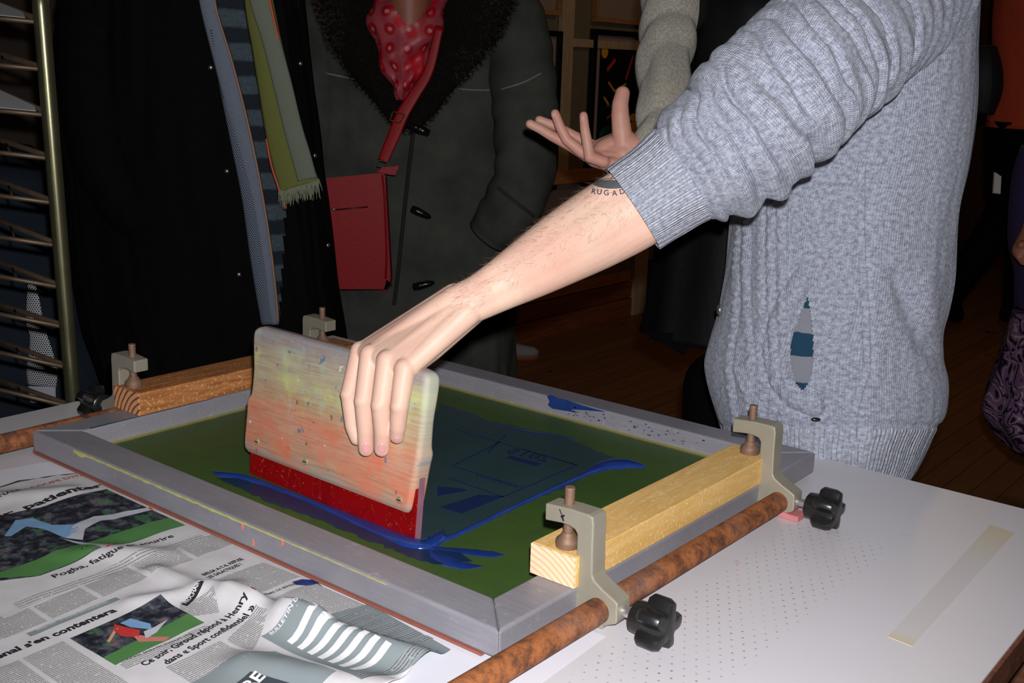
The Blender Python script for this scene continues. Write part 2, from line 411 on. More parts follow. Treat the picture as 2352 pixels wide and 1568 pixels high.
for i, xx in enumerate((-1.9, -1.2, -.4)):
    trim(9+i, (xx, 9.84, 0), (xx+.08, 9.9, 3.0), M['batten'] if i != 1 else M['rail'])
# pictures
M['black_frame'] = plain('black_lacquer_frame', (.006, .006, .008), .25)
M['pale_frame'] = mat_wood('pale_picture_frame', sr(150, 104, 60), sr(176, 126, 76), 20, 1)
M['passe'] = plain('cream_mount_card', sr(150, 128, 116), .8, 0, .04)
M['art_black'] = plain('black_print', (.008, .008, .008), .3)
def picture(label, y0, y1, z0, z1, frame, art, blobs, fw=.03, t=.035):
    r = empty('framed_picture', (WX, (y0+y1)/2, z0), label, 'picture')
    mb = MB(); X0 = WX+.002; X1 = WX+t
    for a, b in (((X0, y0, z0), (X1, y1, z0+fw)), ((X0, y0, z1-fw), (X1, y1, z1)), ((X0, y0, z0+fw), (X1, y0+fw, z1-fw)), ((X0, y1-fw, z0+fw), (X1, y1, z1-fw))): mb.box(a, b)
    mb.build('frame', frame, r, False, .002)
    MB().box((X0, y0+fw, z0+fw), (WX+.014, y1-fw, z1-fw)).build('mount', M['passe'], r)
    if art:
        e = art[1]; MB().box((WX+.014, y0+fw+e, z0+fw+e), (WX+.017, y1-fw-e, z1-fw-e)).build('print', art[0], r)
    w_, h_ = y1-y0, z1-z0
    for bi, (cx, cz, pts, colr) in enumerate(blobs):
        MB().prism([(WX+.0172, y0+(cx+px)*w_, z0+(cz+pz_)*h_) for px, pz_ in pts], (.001, 0, 0)).build('painted_shape', plain('paint_%d_%s' % (bi, colr[0] > .2), colr, .5), r)
    return r
def ell(rx, rz, n=20, a0=0, a1=2*PI): return [(rx*math.cos(a0+(a1-a0)*k/n), rz*math.sin(a0+(a1-a0)*k/n)) for k in range(n)]
def bar(dx, dz, w_=.02):
    L = math.hypot(dx, dz); nx, nz_ = -dz/L*w_, dx/L*w_
    return [(nx, nz_), (-nx, -nz_), (dx-nx, dz-nz_), (dx+nx, dz+nz_)]
f1 = wy(1289, 72); f2 = wy(1362, 66)
zt = f1[2]; y1_ = f1[1]
YEL, RED, TEAL, GRN = sr(230, 160, 40), sr(200, 60, 40), sr(20, 90, 80), sr(30, 110, 90)
picture('black framed print of red and yellow forms on pale card, beside the vertical batten', y1_-.62, y1_, zt-.80, zt, M['black_frame'], None,
        [(.70, .72, ell(.16, .085), sr(20, 10, 10)), (.70, .73, ell(.13, .06), sr(190, 50, 40)), (.66, .45, ell(.10, .19), YEL)], .028)
yb = f2[1]; zb = f2[2]
bl = []
for cx, cz, pts, c in ((.20, .86, ell(.05, .045), YEL), (.55, .9, bar(.14, 0, .012), RED), (.30, .88, bar(.14, .02, .008), TEAL), (.25, .74, bar(.12, .07, .014), RED), (.55, .68, bar(.1, .16, .012), RED),
                       (.70, .72, bar(.05, .12, .012), YEL), (.28, .66, bar(.1, -.06, .008), YEL), (.38, .6, bar(.18, .05, .008), YEL), (.22, .56, bar(.08, -.05, .009), YEL), (.45, .50, ell(.035, .03), RED),
                       (.25, .50, bar(.18, 0, .006), TEAL), (.28, .42, bar(.14, .04, .01), RED), (.30, .28, ell(.13, .09), TEAL), (.72, .42, ell(.07, .028), YEL), (.72, .36, ell(.075, .03), YEL), (.72, .30, ell(.07, .03), YEL),
                       (.72, .25, ell(.06, .025), YEL), (.24, .12, bar(.1, .08, .018), YEL), (.44, .2, bar(.0, .12, .01), RED), (.74, .1, bar(.03, .08, .02), RED)):
    bl.append((cx, cz, pts, c))
picture('black framed abstract print with coloured shapes on black, behind the open hand', yb, yb+.62, zb-.80, zb, M['black_frame'], (M['art_black'], .055), bl, .03)
t1 = wy(1285, 37); t2 = wy(1364, 45)
picture('pale wood framed picture above the print with red and yellow forms', t1[1]-.6, t1[1], t1[2], t1[2]+.8, M['pale_frame'], None, [], .025)
picture('pale wood framed picture above the black abstract print', t2[1], t2[1]+.6, t2[2]-.01, t2[2]+.79, M['pale_frame'], None, [], .025)
# ------------------------------------------------------------------ table
tr = empty('printing_table', (-.35, -.3, 0), 'white topped printing table with brown edge under the screen frame', 'table')
g = G('white_laminate', .38, 0, .4); o_ = g.ob(); x, y, z = g.xyz(o_)
u = g.math('SUBTRACT', x, g.math('MULTIPLY', y, .0)); d_ = dots(g, u, y, .0135, .085, .45)
mk = g.math('MULTIPLY', g.thr(g.math('ADD', x, g.math('MULTIPLY', y, 0.02)), .060, .064), g.math('MULTIPLY', g.thr(x, .185, .170), g.thr(y, .56, .53)))
n1 = g.noise(o_, 5, 4); n2 = g.noise(o_, 40, 4, .6); n3 = g.noise(o_, 26, 2)
c = g.mix(n1, sr(206, 202, 206), sr(216, 214, 220)); c = g.mix(g.math('MULTIPLY', g.thr(n2, .62, .75), .3), c, sr(214, 198, 190))
c = g.mix(g.math('MULTIPLY', g.thr(n3, .73, .78), .45), c, sr(226, 150, 150))
c = g.mix(g.math('MULTIPLY', g.math('MULTIPLY', d_, mk), g.thr(g.noise(o_, 30, 2), .2, .75)), c, sr(110, 80, 84)); g.col(c)
M['lam'] = g.m
M['edge'] = mat_wood('brown_table_edge', sr(92, 54, 40), sr(124, 78, 58), 20, 0)
POLY = [(-1.047, -1.4), (.360, -1.4), (.360, .79), (-1.106, .79), (-1.106, .70), (-.90, .62), (-.90, .183), (-1.047, .183)]
MB().prism([(a, b, TZ-.003) for a, b in POLY], (0, 0, .003)).build('tabletop', M['lam'], tr)
MB().prism([(a*1.0+(.004 if a > 0 else -.004), b+(.004 if b > 0 else -.004), TZ-.038) for a, b in POLY], (0, 0, .0355)).build('table_edge', M['edge'], tr)
for xx, yy in ((-1.0, -1.3), (.28, -1.3), (-1.0, .69), (.28, .69)):
    MB().box((xx, yy, 0), (xx+.06, yy+.06, TZ-.038)).build('leg', M['edge'], tr, False, .003)
# tape residue on the table
g = G('old_tape', .6, 0, .2); x, y, z = g.xyz(g.ob()); n1 = g.noise(g.ob(), 30, 4)
e_ = g.math('MAXIMUM', g.thr(y, .56, .70), g.thr(y, .335, .315)); c = g.mix(g.math('MULTIPLY', e_, .7), sr(203, 199, 198), sr(206, 190, 152))
c = g.mix(g.math('MULTIPLY', g.math('MULTIPLY', g.thr(n1, .62, .72), g.thr(y, .61, .68)), .8), c, sr(120, 90, 80)); g.col(c)
tp = MB().prism([(.259, .314, TZ), (.285, .311, TZ), (.278, .693, TZ), (.246, .70, TZ)], (0, 0, .0004)).build('tape_strip', g.m)
tag(tp, 'yellowed strip of old tape on the white table at right', 'tape')
# white paper below newspaper
ps = MB().prism([(.064, -.30, TZ+.0002), (.043, .117, TZ+.0002), (-.16, .12, TZ+.0002), (-.79, .10, TZ+.0002), (-.83, -.061, TZ+.0002), (-.62, -.34, TZ+.0002)], (0, 0, .0004))
tag(ps.build('paper_sheet', plain('white_paper', sr(222, 222, 232), .7, 0, .02), None), 'large blank white paper sheet under the newspaper and screen', 'paper')
# ------------------------------------------------------------------ screen frame
W_, L_ = .854, .706
sf = empty('screen_printing_frame', (-W_/2, L_/2, FZ), 'aluminium screen printing frame with green stencil mesh, clamped over the table', 'screen frame')
RY = .050; LX = .049
def rail(poly): return MB().prism([(a, b, FZ) for a, b in poly], (0, 0, HZ-FZ)).build('rail', M['alu'], sf, False, .0035, 3)
rail([(-W_, 0), (0, 0), (-LX, RY), (-W_+LX, RY)]); rail([(0, 0), (0, L_), (-LX, L_-RY), (-LX, RY)])
rail([(0, L_), (-W_, L_), (-W_+LX, L_-RY), (-LX, L_-RY)]); rail([(-W_, L_), (-W_, 0), (-W_+LX, RY), (-W_+LX, L_-RY)])
g = G('green_emulsion_mesh', .5, 0, .4); o_ = g.ob(); x, y, z = g.xyz(o_); n1 = g.noise(o_, 6, 4); n2 = g.noise(o_, 30, 5, .7, 1)
ex = g.math('MINIMUM', g.math('MINIMUM', g.math('ADD', x, W_-LX), g.math('SUBTRACT', -LX, x)), g.math('MINIMUM', g.math('SUBTRACT', y, RY), g.math('SUBTRACT', L_-RY, y)))
c = g.mix(n1, sr(54, 84, 40), sr(72, 96, 40)); c = g.mix(g.math('MULTIPLY', g.thr(n2, .5, .75), .4), c, sr(36, 62, 44))
c = g.mix(g.thr(g.math('ADD', ex, g.math('MULTIPLY', n2, .006)), .017, .008), c, sr(176, 166, 84)); g.col(c); M['emul'] = g.m
MB().box((-W_+.03, .03, SCZ-.0006), (-.03, L_-.03, SCZ)).build('screen_mesh', M['emul'], sf)
M['film'] = plain('ink_film_on_mesh', sr(46, 70, 74), .35, 0, .25, 10)
M['film2'] = plain('wet_blue_film', sr(24, 50, 84), .3, 0, .3, 20)
M['sten'] = plain('stencil_line', sr(20, 40, 84), .5, 0, .1)
M['glue'] = plain('copper_glue_line', sr(150, 88, 72), .6, 0, .2, 40)
mb = MB(); mb.box((-W_+.004, -.0015, FZ-.002), (-.02, .004, FZ+.0002)); mb.box((-W_-.0015, .0, FZ-.002), (-W_+.004, L_, FZ+.001)); mb.build('mesh_glue_edge', M['glue'], sf)
def poly2(name, pts, z, mat, parent, t=.0003, jag=0.):
    out = []
    for i in range(len(pts)):
        a = np.array(pts[i]); b = np.array(pts[(i+1) % len(pts)]); n = max(1, int(np.linalg.norm(b-a)/.008)) if jag else 1
        for k in range(n):
            p = a+(b-a)*k/n
            if jag: p = p+np.array([nz(p[0]*90, p[1]*90, 1.3), nz(p[0]*90, p[1]*90, 7.7)])*jag
            out.append((p[0], p[1], z))
    return MB().prism(out, (0, 0, t)).build(name, mat, parent)
def Z2(x, y, z=SCZ): return tuple(pz(x, y, z)[:2])
# stencil film area (ink stained image)
poly2('inked_area', [Z2(*p) for p in ((1010, 925), (1120, 965), (1290, 1000), (1420, 1055), (1320, 1110), (1180, 1170), (1000, 1250))]+[(-.53, .16), (-.55, .25), (-.55, .50)], SCZ+.0001, M['film'], sf, .0003, .006)
def sline(a, b, wd=.0022, z=SCZ+.0005):
    a = np.array(Z2(*a)); b = np.array(Z2(*b)); d = (b-a)/np.linalg.norm(b-a); n_ = np.array([-d[1], d[0]])*wd/2
    return [tuple(a+n_), tuple(a-n_), tuple(b-n_), tuple(b+n_)], z
mb = MB()
for a, b in (((1325, 1069), (1040, 985)), ((1325, 1069), (1155, 1142)), ((1200, 1120), (1035, 1070)), ((1155, 1142), (1030, 1098)), ((1325, 1069), (1200, 1032)), ((1150, 1015), (1040, 1070)), ((1160, 1000), (1120, 1040))):
    q, z_ = sline(a, b); mb.prism([(*p, z_) for p in q], (0, 0, .0003))
for q in (((1005, 1140), (1075, 1128), (1060, 1122), (1005, 1118)), ((1060, 1180), (1160, 1140), (1100, 1137), (1010, 1165)), ((1160, 1052), (1175, 1048), (1245, 1066), (1232, 1071))):
    mb.prism([(*Z2(*p), SCZ+.0005) for p in q], (0, 0, .0003))
mb.build('stencil_artwork', M['sten'], sf)
def text(name, s, p0, p1, z, mat, parent, bold=0., h=None, up=None, mirror=False, drape=None, lift=.0004, ext=.00012, shear=0., condense=None):
    """string laid from table point p0 to p1; `up` is the reading-up direction on the table"""
    cu = bpy.data.curves.new('t', 'FONT'); cu.body = s; cu.size = 1; cu.offset = bold; cu.shear = shear; cu.resolution_u = 2
    ob = bpy.data.objects.new('t', cu); COL.objects.link(ob); bpy.context.view_layer.update()
    me = bpy.data.meshes.new_from_object(ob.evaluated_get(bpy.context.evaluated_depsgraph_get())); bpy.data.objects.remove(ob)
    V = np.array([v.co[:] for v in me.vertices]); x0, x1 = V[:, 0].min(), V[:, 0].max()
    p0 = np.array(p0[:2], float); p1 = np.array(p1[:2], float); L = np.linalg.norm(p1-p0); d = (p1-p0)/L; n_ = np.array([-d[1], d[0]])
    sc = L/(x1-x0); sy = sc if h is None else h/.72
    out = []
    for v in V:
        t = (v[0]-x0)*sc
        if mirror: t = L-t
        q = p0+d*t+n_*v[1]*sy
        zz = z if drape is None else drape(q[0], q[1])+lift
        out.append((q[0], q[1], zz))
    F = [tuple(p.vertices) for p in me.polygons]
    return link(name, mesh(out, F), mat, parent, False)
text('stencil_date', '2015', Z2(1160, 1040), Z2(1255, 1062), SCZ+.0009, M['sten'], sf, .01, mirror=True)
mb = MB()      # unreadable small line of the stencil, as short strokes
for k in range(11):
    a_ = (1095+k*8.6, 1090+k*2.55); q, z_ = sline(a_, (a_[0]+4+2*(k % 3), a_[1]+6-2*(k % 2)), .0016); mb.prism([(*p, z_) for p in q], (0, 0, .0003))
mb.build('stencil_small_line', M['sten'], sf)['kind'] = 'stuff'
# paint marks on frame
M['yel_paint'] = plain('dried_yellow_paint', sr(190, 186, 112), .7, 0, .2, 60)
M['blue_paint'] = plain('dried_blue_ink', sr(26, 54, 118), .5, 0, .3, 60)
M['or_paint'] = plain('orange_paint', sr(230, 120, 84), .6)
up_ = []; dn_ = []
for i in range(120):
    x0 = -.745+i*.0050; wd = (.0022+.0018*nz(i*.37, 2.))*(1 if i < 60 else max(.35, 1-(i-60)/60))+(.004*math.exp(-((i-3)/3)**2))
    up_.append((x0, -.0008, HZ-.0012+.0012*nz(i*.5, 8))); dn_.append((x0, -.0008, HZ-.0014-max(wd, .0006)))
MB().prism(up_+dn_[::-1], (0, .0009, 0)).build('yellow_paint_line', M['yel_paint'], sf)
for px, py in ((560, 1212), (585, 1250), (652, 1250)):
    c_ = py_(px, py, -.0006); MB().prism([(c_[0]-.004, -.0006, c_[2]-.004), (c_[0]-.001, -.0006, c_[2]-.001), (c_[0]-.003, -.0006, c_[2]+.006), (c_[0]-.005, -.0006, c_[2]+.001)], (0, .0008, 0)).build('orange_paint_mark', M['or_paint'], sf)
# blue smear on the inner face of the far rail
yr = L_-RY-.0006; mb = MB()
b0 = py_(1262, 925, yr)
sm = [tuple((py_(a_, b_, yr)-b0)[[0, 2]]) for a_, b_ in ((1256, 909), (1266, 907), (1282, 914), (1300, 918), (1335, 930), (1392, 946), (1345, 942), (1310, 940), (1330, 948), (1290, 942), (1268, 938), (1258, 930), (1262, 922))]
mb.prism([(b0[0]+a, yr, b0[2]+b) for a, b in sm], (0, .0005, 0)); mb.build('blue_ink_smear', M['blue_paint'], sf); mb = MB()
for i in range(60):
    xx = b0[0]+.03+.26*random.random()**1.2; zz = b0[2]+random.uniform(-.011, .006)-.0; r = random.uniform(.0004, .0011)
    mb.prism([(xx+r*math.cos(k)*2, yr, zz+r*math.sin(k)) for k in np.linspace(0, 2*PI, 7)[:-1]], (0, .0005, 0))
o_sm = mb.build('blue_ink_specks', M['blue_paint'], sf); o_sm['kind'] = 'stuff'
MB().prism([(-W_+LX-.002, .06, HZ), (-W_+LX+.0008, .06, HZ), (-W_+LX+.0008, .27, HZ), (-W_+LX-.001, .20, HZ), (-W_+LX-.0005, .15, HZ), (-W_+LX-.0018, .1, HZ)], (0, 0, .0005)).build('teal_paint_line', plain('teal_paint', sr(10, 60, 80), .5), sf)
# ------------------------------------------------------------------ ink
g = G('wet_blue_ink', .12, 0, .6); n1 = g.noise(g.ob(), 30, 3); g.col(g.mix(n1, sr(20, 42, 104), sr(38, 66, 142))); g.bump(n1, .2, .002); M['ink'] = g.m
def bead(mb, pts, n=40):
    P = catmull(pts, n)
    V = []; F = []; K = 10
    for i, p in enumerate(P):
        T = P[min(i+1, n-1)][:2]-P[max(i-1, 0)][:2]; T = T/np.linalg.norm(T); e = np.array([-T[1], T[0]])
        wob = 1+.25*nz(i*.6, 3.1)
        for k in range(K+1):
            a = PI*k/K; V.append((p[0]+e[0]*math.cos(a)*p[2]*wob, p[1]+e[1]*math.cos(a)*p[2]*wob, SCZ+math.sin(a)*p[3]))
    for i in range(n-1):
        for k in range(K): F.append((i*(K+1)+k, i*(K+1)+k+1, (i+1)*(K+1)+k+1, (i+1)*(K+1)+k))
    mb.add(V, F)
mb = MB()
def zz(x, y, w_, h): a = Z2(x, y); return (a[0], a[1], w_, h)
bead(mb, [zz(985, 1245, .010, .006), zz(1040, 1232, .004, .003), zz(1150, 1180, .0035, .0035), zz(1260, 1128, .0035, .0035), zz(1340, 1092, .005, .004), zz(1385, 1072, .013, .006), zz(1430, 1066, .017, .007), zz(1470, 1070, .008, .004), zz(1484, 1070, .001, .001)], 70)
bead(mb, [(-.603, .119, .002, .001), (-.585, .122, .008, .003), (-.553, .133, .007, .004), (-.485, .138, .005, .003), (-.42, .138, .006, .003), (-.36, .136, .009, .003), (-.29, .134, .012, .003), (-.243, .132, .012, .006), (-.226, .143, .011, .005), (-.228, .165, .008, .007), (-.24, .185, .002, .002)], 70)
bead(mb, [zz(985, 1262, .002, .001), zz(1010, 1280, .012, .0012), zz(1060, 1298, .01, .001), zz(1110, 1300, .001, .0005)], 30)
bead(mb, [zz(960, 1255, .003, .001), zz(1030, 1262, .006, .0012), zz(1120, 1272, .009, .001), zz(1160, 1274, .001, .0005)], 30)
bead(mb, [zz(1030, 938, .001, .0004), zz(1070, 946, .003, .0006), zz(1100, 953, .001, .0004)], 20)
bead(mb, [zz(1130, 970, .001, .0004), zz(1200, 990, .005, .0006), zz(1300, 1003, .003, .0006), zz(1325, 1008, .001, .0004)], 20)
ink = mb.build('ink_puddle', M['ink'], None, True)
tag(ink, 'wet blue ink bead and smears on the green mesh around the squeegee blade', 'ink')
ink2 = poly2('ink_film', [Z2(*p) for p in ((500, 1098), (560, 1100), (700, 1150), (850, 1200), (960, 1262), (1040, 1262), (1090, 1290), (1010, 1300), (900, 1262), (740, 1198), (610, 1150))], SCZ+.0005, M['film2'], None, .0003, .006); tag(ink2, 'thin dark blue ink film in front of the squeegee blade', 'ink')
# ------------------------------------------------------------------ bars
def barrel(C0, C1, r, label):
    n = 60; C0 = np.array(C0); C1 = np.array(C1); C = [C0+(C1-C0)*i/(n-1) for i in range(n)]
    o = sweep('rusty_bar', C, [r]*n, M['rust'], None, 32); o.data.polygons.foreach_set('use_smooth', [True]*len(o.data.polygons)); smooth_auto(o)
    return tag(o, label, 'metal bar', None)
RZ = TZ+.020; RX = .0265
barrel((RX-.002, -.62, RZ), (RX+.002, .555, RZ), .0135, 'rusty round steel bar along the near right side of the frame')
barrel((-W_-.0150, -.62, RZ+.003), (-W_-.0150, .60, RZ+.003), .0135, 'rusty round steel bar along the far left side of the frame')
# ------------------------------------------------------------------ wood blocks
def block(label, x0, x1, y0, y1, z0, z1, mat, endmat):
    r = empty('wood_block', ((x0+x1)/2, (y0+y1)/2, z0), label, 'wood block')
    MB().box((x0, y0+.002, z0), (x1, y1, z1)).build('block', mat, r, False, .0012)
    MB().box((x0+.0005, y0, z0+.0005), (x1-.0005, y0+.002, z1-.0005)).build('end_grain', endmat, r)
def endgrain(name, c1, c2, cx, cz, wl):
    g = G(name, .75, 0, .3); x, y, z = g.xyz(g.ob()); n_ = g.noise(g.ob(), 30, 3)
    dx = g.math('ADD', x, -cx); dz = g.math('ADD', z, -cz); r = g.math('SQRT', g.math('ADD', g.math('MULTIPLY', dx, dx), g.math('MULTIPLY', dz, dz)))
    s_ = g.math('SINE', g.math('MULTIPLY', g.math('ADD', r, g.math('MULTIPLY', n_, .006)), 2*PI/wl)); g.col(g.mix(g.thr(s_, .0, .9), c1, c2)); return g.m
block('pale planed wood block clamped on the near right rail', -.057, .001, .119, .560, HZ, HZ+.0345, M['wood_new'], endgrain('pale_end_grain', sr(246, 214, 178), sr(226, 184, 146), -.09, .80, .0065))
block('reddish brown wood block clamped on the far left rail', -.871, -.806, .140, .580, HZ, HZ+.0345, M['wood_old'], endgrain('brown_end_grain', sr(214, 156, 112), sr(120, 66, 40), -.78, .86, .009))
# ------------------------------------------------------------------ clamps
YC = .126
Zp = lambda X, Y: (1150+X*.2807, 1080+Y*.2807)
prof_px = [(365, 268), (560, 312), (715, 362), (752, 385), (760, 450), (752, 620), (748, 860), (765, 905), (830, 975), (925, 1062), (955, 1095), (950, 1245), (935, 1262), (830, 1276), (830, 1310), (705, 1388), (690, 1390), (640, 1370), (620, 1300), (606, 1100), (612, 960), (618, 700), (624, 520), (605, 485), (560, 455), (500, 432), (362, 405)]
PROF = [py_(*Zp(X, Y), YC)[[0, 2]] for X, Y in prof_px]
xb = -.023                                     # bolt axis in the profile's own x
zmin = min(p[1] for p in PROF); PROF = [np.array([p[0], max(p[1], TZ+.0005)]) for p in PROF]
CT = .024
def clamp(label, y0, flip=False, xs=0., zs=0., pinkfoot=False, knob_rot=0.):
    sx = -1 if flip else 1
    fx = lambda x: sx*(x)+xs
    r = empty('c_clamp', (fx(.03), y0+CT/2, TZ), label, 'clamp', 'clamps holding the wood blocks')
    o = MB().prism([(fx(p[0]), y0, max(p[1]+zs, TZ+.0005)) for p in PROF], (0, CT, 0)).build('clamp_body', M['clamp'], r, False, .0016, 2)
    yc = y0+CT/2; zt_ = HZ+.0345; top = HZ+.100
    b = MB(); pr_ = []
    n = 26
    for k in range(n+1):
        t = k/n; pr_.append((t, .0052+(.0004 if k % 2 else -.0003) if t > .0 else .005))
    b.cyl((fx(xb), yc, zt_+.012), (fx(xb), yc, top), 1, 1, 20, pr_+[(1.0, .0048)])
    bo = b.build('bolt', M['clamp_edge'], r, True); smooth_auto(bo, 50)
    f_ = MB().cyl((fx(xb), yc, zt_), (fx(xb), yc, zt_+.016), 1, 1, 28, [(0, .0125), (.35, .0130), (.5, .0125), (.75, .0085), (1, .0062)]).build('swivel_foot', M['clamp_edge'], bo, True); smooth_auto(f_, 50)
    # knob on a threaded pin leaving the hub sideways
    kz = py_(*Zp(985, 1165), YC)[2]+zs-.004; x0 = py_(*Zp(1045, 1180), YC)[0]+.014
    if pinkfoot: MB().box((fx(.030), y0-.001, TZ+.0004), (fx(.058), y0+CT+.001, TZ+.008)).build('painted_foot', plain('pink_paint', sr(200, 120, 124), .6, 0, .2, 60), r, False, .001)
    k = MB(); k.cyl((fx(x0-.034), yc, kz), (fx(x0+.004), yc, kz), .0055, .0055, 20); pn = k.build('pin', M['ferrule'], r, True); smooth_auto(pn)
    x1 = x0-.014
    k = MB(); k.cyl((fx(x1), yc, kz), (fx(x1+.022), yc, kz), 1, 1, 28, [(0, .014), (.08, .0165), (.6, .0175), (1, .0165)])
    n = 60; P1 = []
    for q in range(n):
        a = 2*PI*q/n+knob_rot; rr = .0225+.0055*max(-1, min(1, 1.6*math.cos(5*a))); P1.append((rr*math.cos(a), rr*math.sin(a)))
    V = []; F = []; levels = [(x1+.014, .86), (x1+.018, 1.0), (x1+.034, 1.0), (x1+.040, .9), (x1+.042, .55)]
    for xx, s_ in levels:
        for a, b_ in P1: V.append((fx(xx), yc+a*s_, kz+b_*s_))
    for i in range(len(levels)-1):
        for q in range(n): F.append((i*n+q, i*n+(q+1) % n, (i+1)*n+(q+1) % n, (i+1)*n+q))
    F.append(tuple(range(n))[::-1]); F.append(tuple((len(levels)-1)*n+q for q in range(n))); k.add(V, F)
    kn = k.build('knob', M['knob'], r, False); smooth_auto(kn, 40)
    return r
c1 = clamp('grey clamp with black star knob on the near end of the pale block', YC, knob_rot=.3)
clamp('grey clamp with black star knob on the far end of the pale block', .531, pinkfoot=True, knob_rot=.0)
clamp('grey clamp on the near end of the reddish brown block, beside the rack', .146, True, -.868)
clamp('grey clamp behind the top of the squeegee at the far corner', .523, True, -.872)
# ink mark on first clamp
q = [py_(*Zp(*p), YC-.0003) for p in ((478, 315), (486, 318), (505, 365), (520, 362), (526, 370), (512, 385), (520, 412), (512, 418), (500, 390), (488, 372), (500, 368))]
MB().prism(q, (0, -.0003, 0)).build('ink_mark', plain('black_marker', (.01, .01, .02), .5), c1)
# ------------------------------------------------------------------ squeegee
SL = pz(572, 1088, SCZ); SR_ = pz(962, 1247, SCZ); sd_ = (SR_-SL)/np.linalg.norm(SR_-SL); sn = np.cross(sd_, [0, 0, 1.])
LEAN = math.radians(5); SN = sn*math.cos(LEAN)+np.array([0, 0, 1.])*math.sin(LEAN); SV = np.cross(SN, sd_)
def sq(u, v, n=0.): return SL+sd_*u+SV*v+SN*n
def sqpx(x, y, n=0.):
    r = ray(x, y); t = (SL+SN*n-O)@SN/(r@SN); return O+r*t
se = empty('squeegee', SL*.5+SR_*.5, 'paint stained wooden squeegee with a red rubber blade, gripped by the hand', 'squeegee')
rows = [(.032, -.006, .305, .0115), (.042, -.010, .309, .0140), (.085, -.008, .315, .0140), (.102, -.008, .318, .0140), (.110, -.003, .317, .0130), (.118, -.002, .317, .0120), (.145, -.002, .318, .0108), (.172, -.003, .320, .0120), (.193, -.003, .3205, .0125), (.201, .001, .317, .0100), (.2045, .010, .309, .005)]
rc = catmull(rows, 60); NB = 0; V = []; UV = []; F = []
def rrect(hw, ht, rad, n=5):
    P = []
    for cx, cy, a0 in ((hw-rad, ht-rad, 0), (-hw+rad, ht-rad, PI/2), (-hw+rad, -ht+rad, PI), (hw-rad, -ht+rad, 1.5*PI)):
        for k in range(n+1): a = a0+PI/2*k/n; P.append((cx+rad*math.cos(a), cy+rad*math.sin(a)))
    return P
CNT = -.0085
for r in rc:
    hw = (r[2]-r[1])/2; cx = (r[2]+r[1])/2; P = rrect(hw, r[3], min(.007, r[3]*.95)); NB = len(P)
    for a, b in P: V.append(sq(cx+a, r[0], CNT+b)); UV.append((cx+a, r[0]))
for i in range(len(rc)-1):
    for k in range(NB): F.append((i*NB+k, i*NB+(k+1) % NB, (i+1)*NB+(k+1) % NB, (i+1)*NB+k))
F.append(tuple(range(NB))[::-1]); F.append(tuple((len(rc)-1)*NB+k for k in range(NB)))
g = G('stained_squeegee_wood', .6, 0, .35); u, v, _ = g.xyz(g.uv()); uvv = g.comb(u, v)
gr = g.noise(g.comb(g.math('MULTIPLY', u, 12), g.math('MULTIPLY', v, 160)), 1.6, 4, .6, .4); n1 = g.noise(uvv, 14, 4, .6); n2 = g.noise(uvv, 40, 4, .6); n3 = g.noise(g.comb(u, g.math('ADD', v, 4.)), 62, 2, .5); n4 = g.noise(g.comb(g.math('ADD', u, 7.), v), 48, 2, .5); n6 = g.noise(g.comb(g.math('ADD', u, 3.), v), 20, 3)
vb = g.math('ADD', v, g.math('MULTIPLY', g.math('SUBTRACT', n1, .5), .06))
c = g.ramp(g.math('MULTIPLY', vb, 4.8), [(.16, sr(170, 160, 148)), (.24, sr(196, 150, 122)), (.40, sr(206, 150, 124)), (.50, sr(206, 142, 112)), (.56, sr(186, 152, 120)), (.72, sr(184, 174, 142)), (.84, sr(174, 168, 150)), (.93, sr(148, 144, 146))])
c = g.mix(g.math('MULTIPLY', g.thr(gr, .42, .66), .5), c, sr(150, 112, 86)); 
c = g.mix(g.math('MULTIPLY', g.math('MULTIPLY', g.thr(n6, .48, .60), g.math('MULTIPLY', g.thr(v, .10, .13), g.thr(v, .19, .17))), .65), c, sr(196, 208, 130))
c = g.mix(g.math('MULTIPLY', g.math('MULTIPLY', g.thr(n2, .55, .68), g.thr(v, .05, .12)), .45), c, sr(160, 190, 176))
c = g.mix(g.math('MULTIPLY', g.math('MULTIPLY', g.thr(n1, .45, .62), g.thr(v, .12, .08)), .7), c, sr(222, 112, 82))
c = g.mix(g.math('MULTIPLY', g.thr(n3, .69, .71), .8), c, sr(84, 116, 150)); c = g.mix(g.math('MULTIPLY', g.thr(n4, .70, .72), .7), c, sr(232, 234, 236)); c = g.mix(g.math('MULTIPLY', g.thr(n4, .30, .27), .7), c, sr(96, 78, 60))
c = g.mix(g.math('MULTIPLY', g.thr(n3, .30, .27), .6), c, sr(196, 84, 74))
su = g.thr(u, .310, .320); c = g.mix(g.math('MULTIPLY', su, .8), c, g.mix(n2, sr(150, 160, 156), sr(206, 204, 176)))
g.col(c); g.bump(gr, .25, .0008)
bo = fixn(link('handle', mesh(V, F, UV), g.m, se)); smooth_auto(bo, 50)
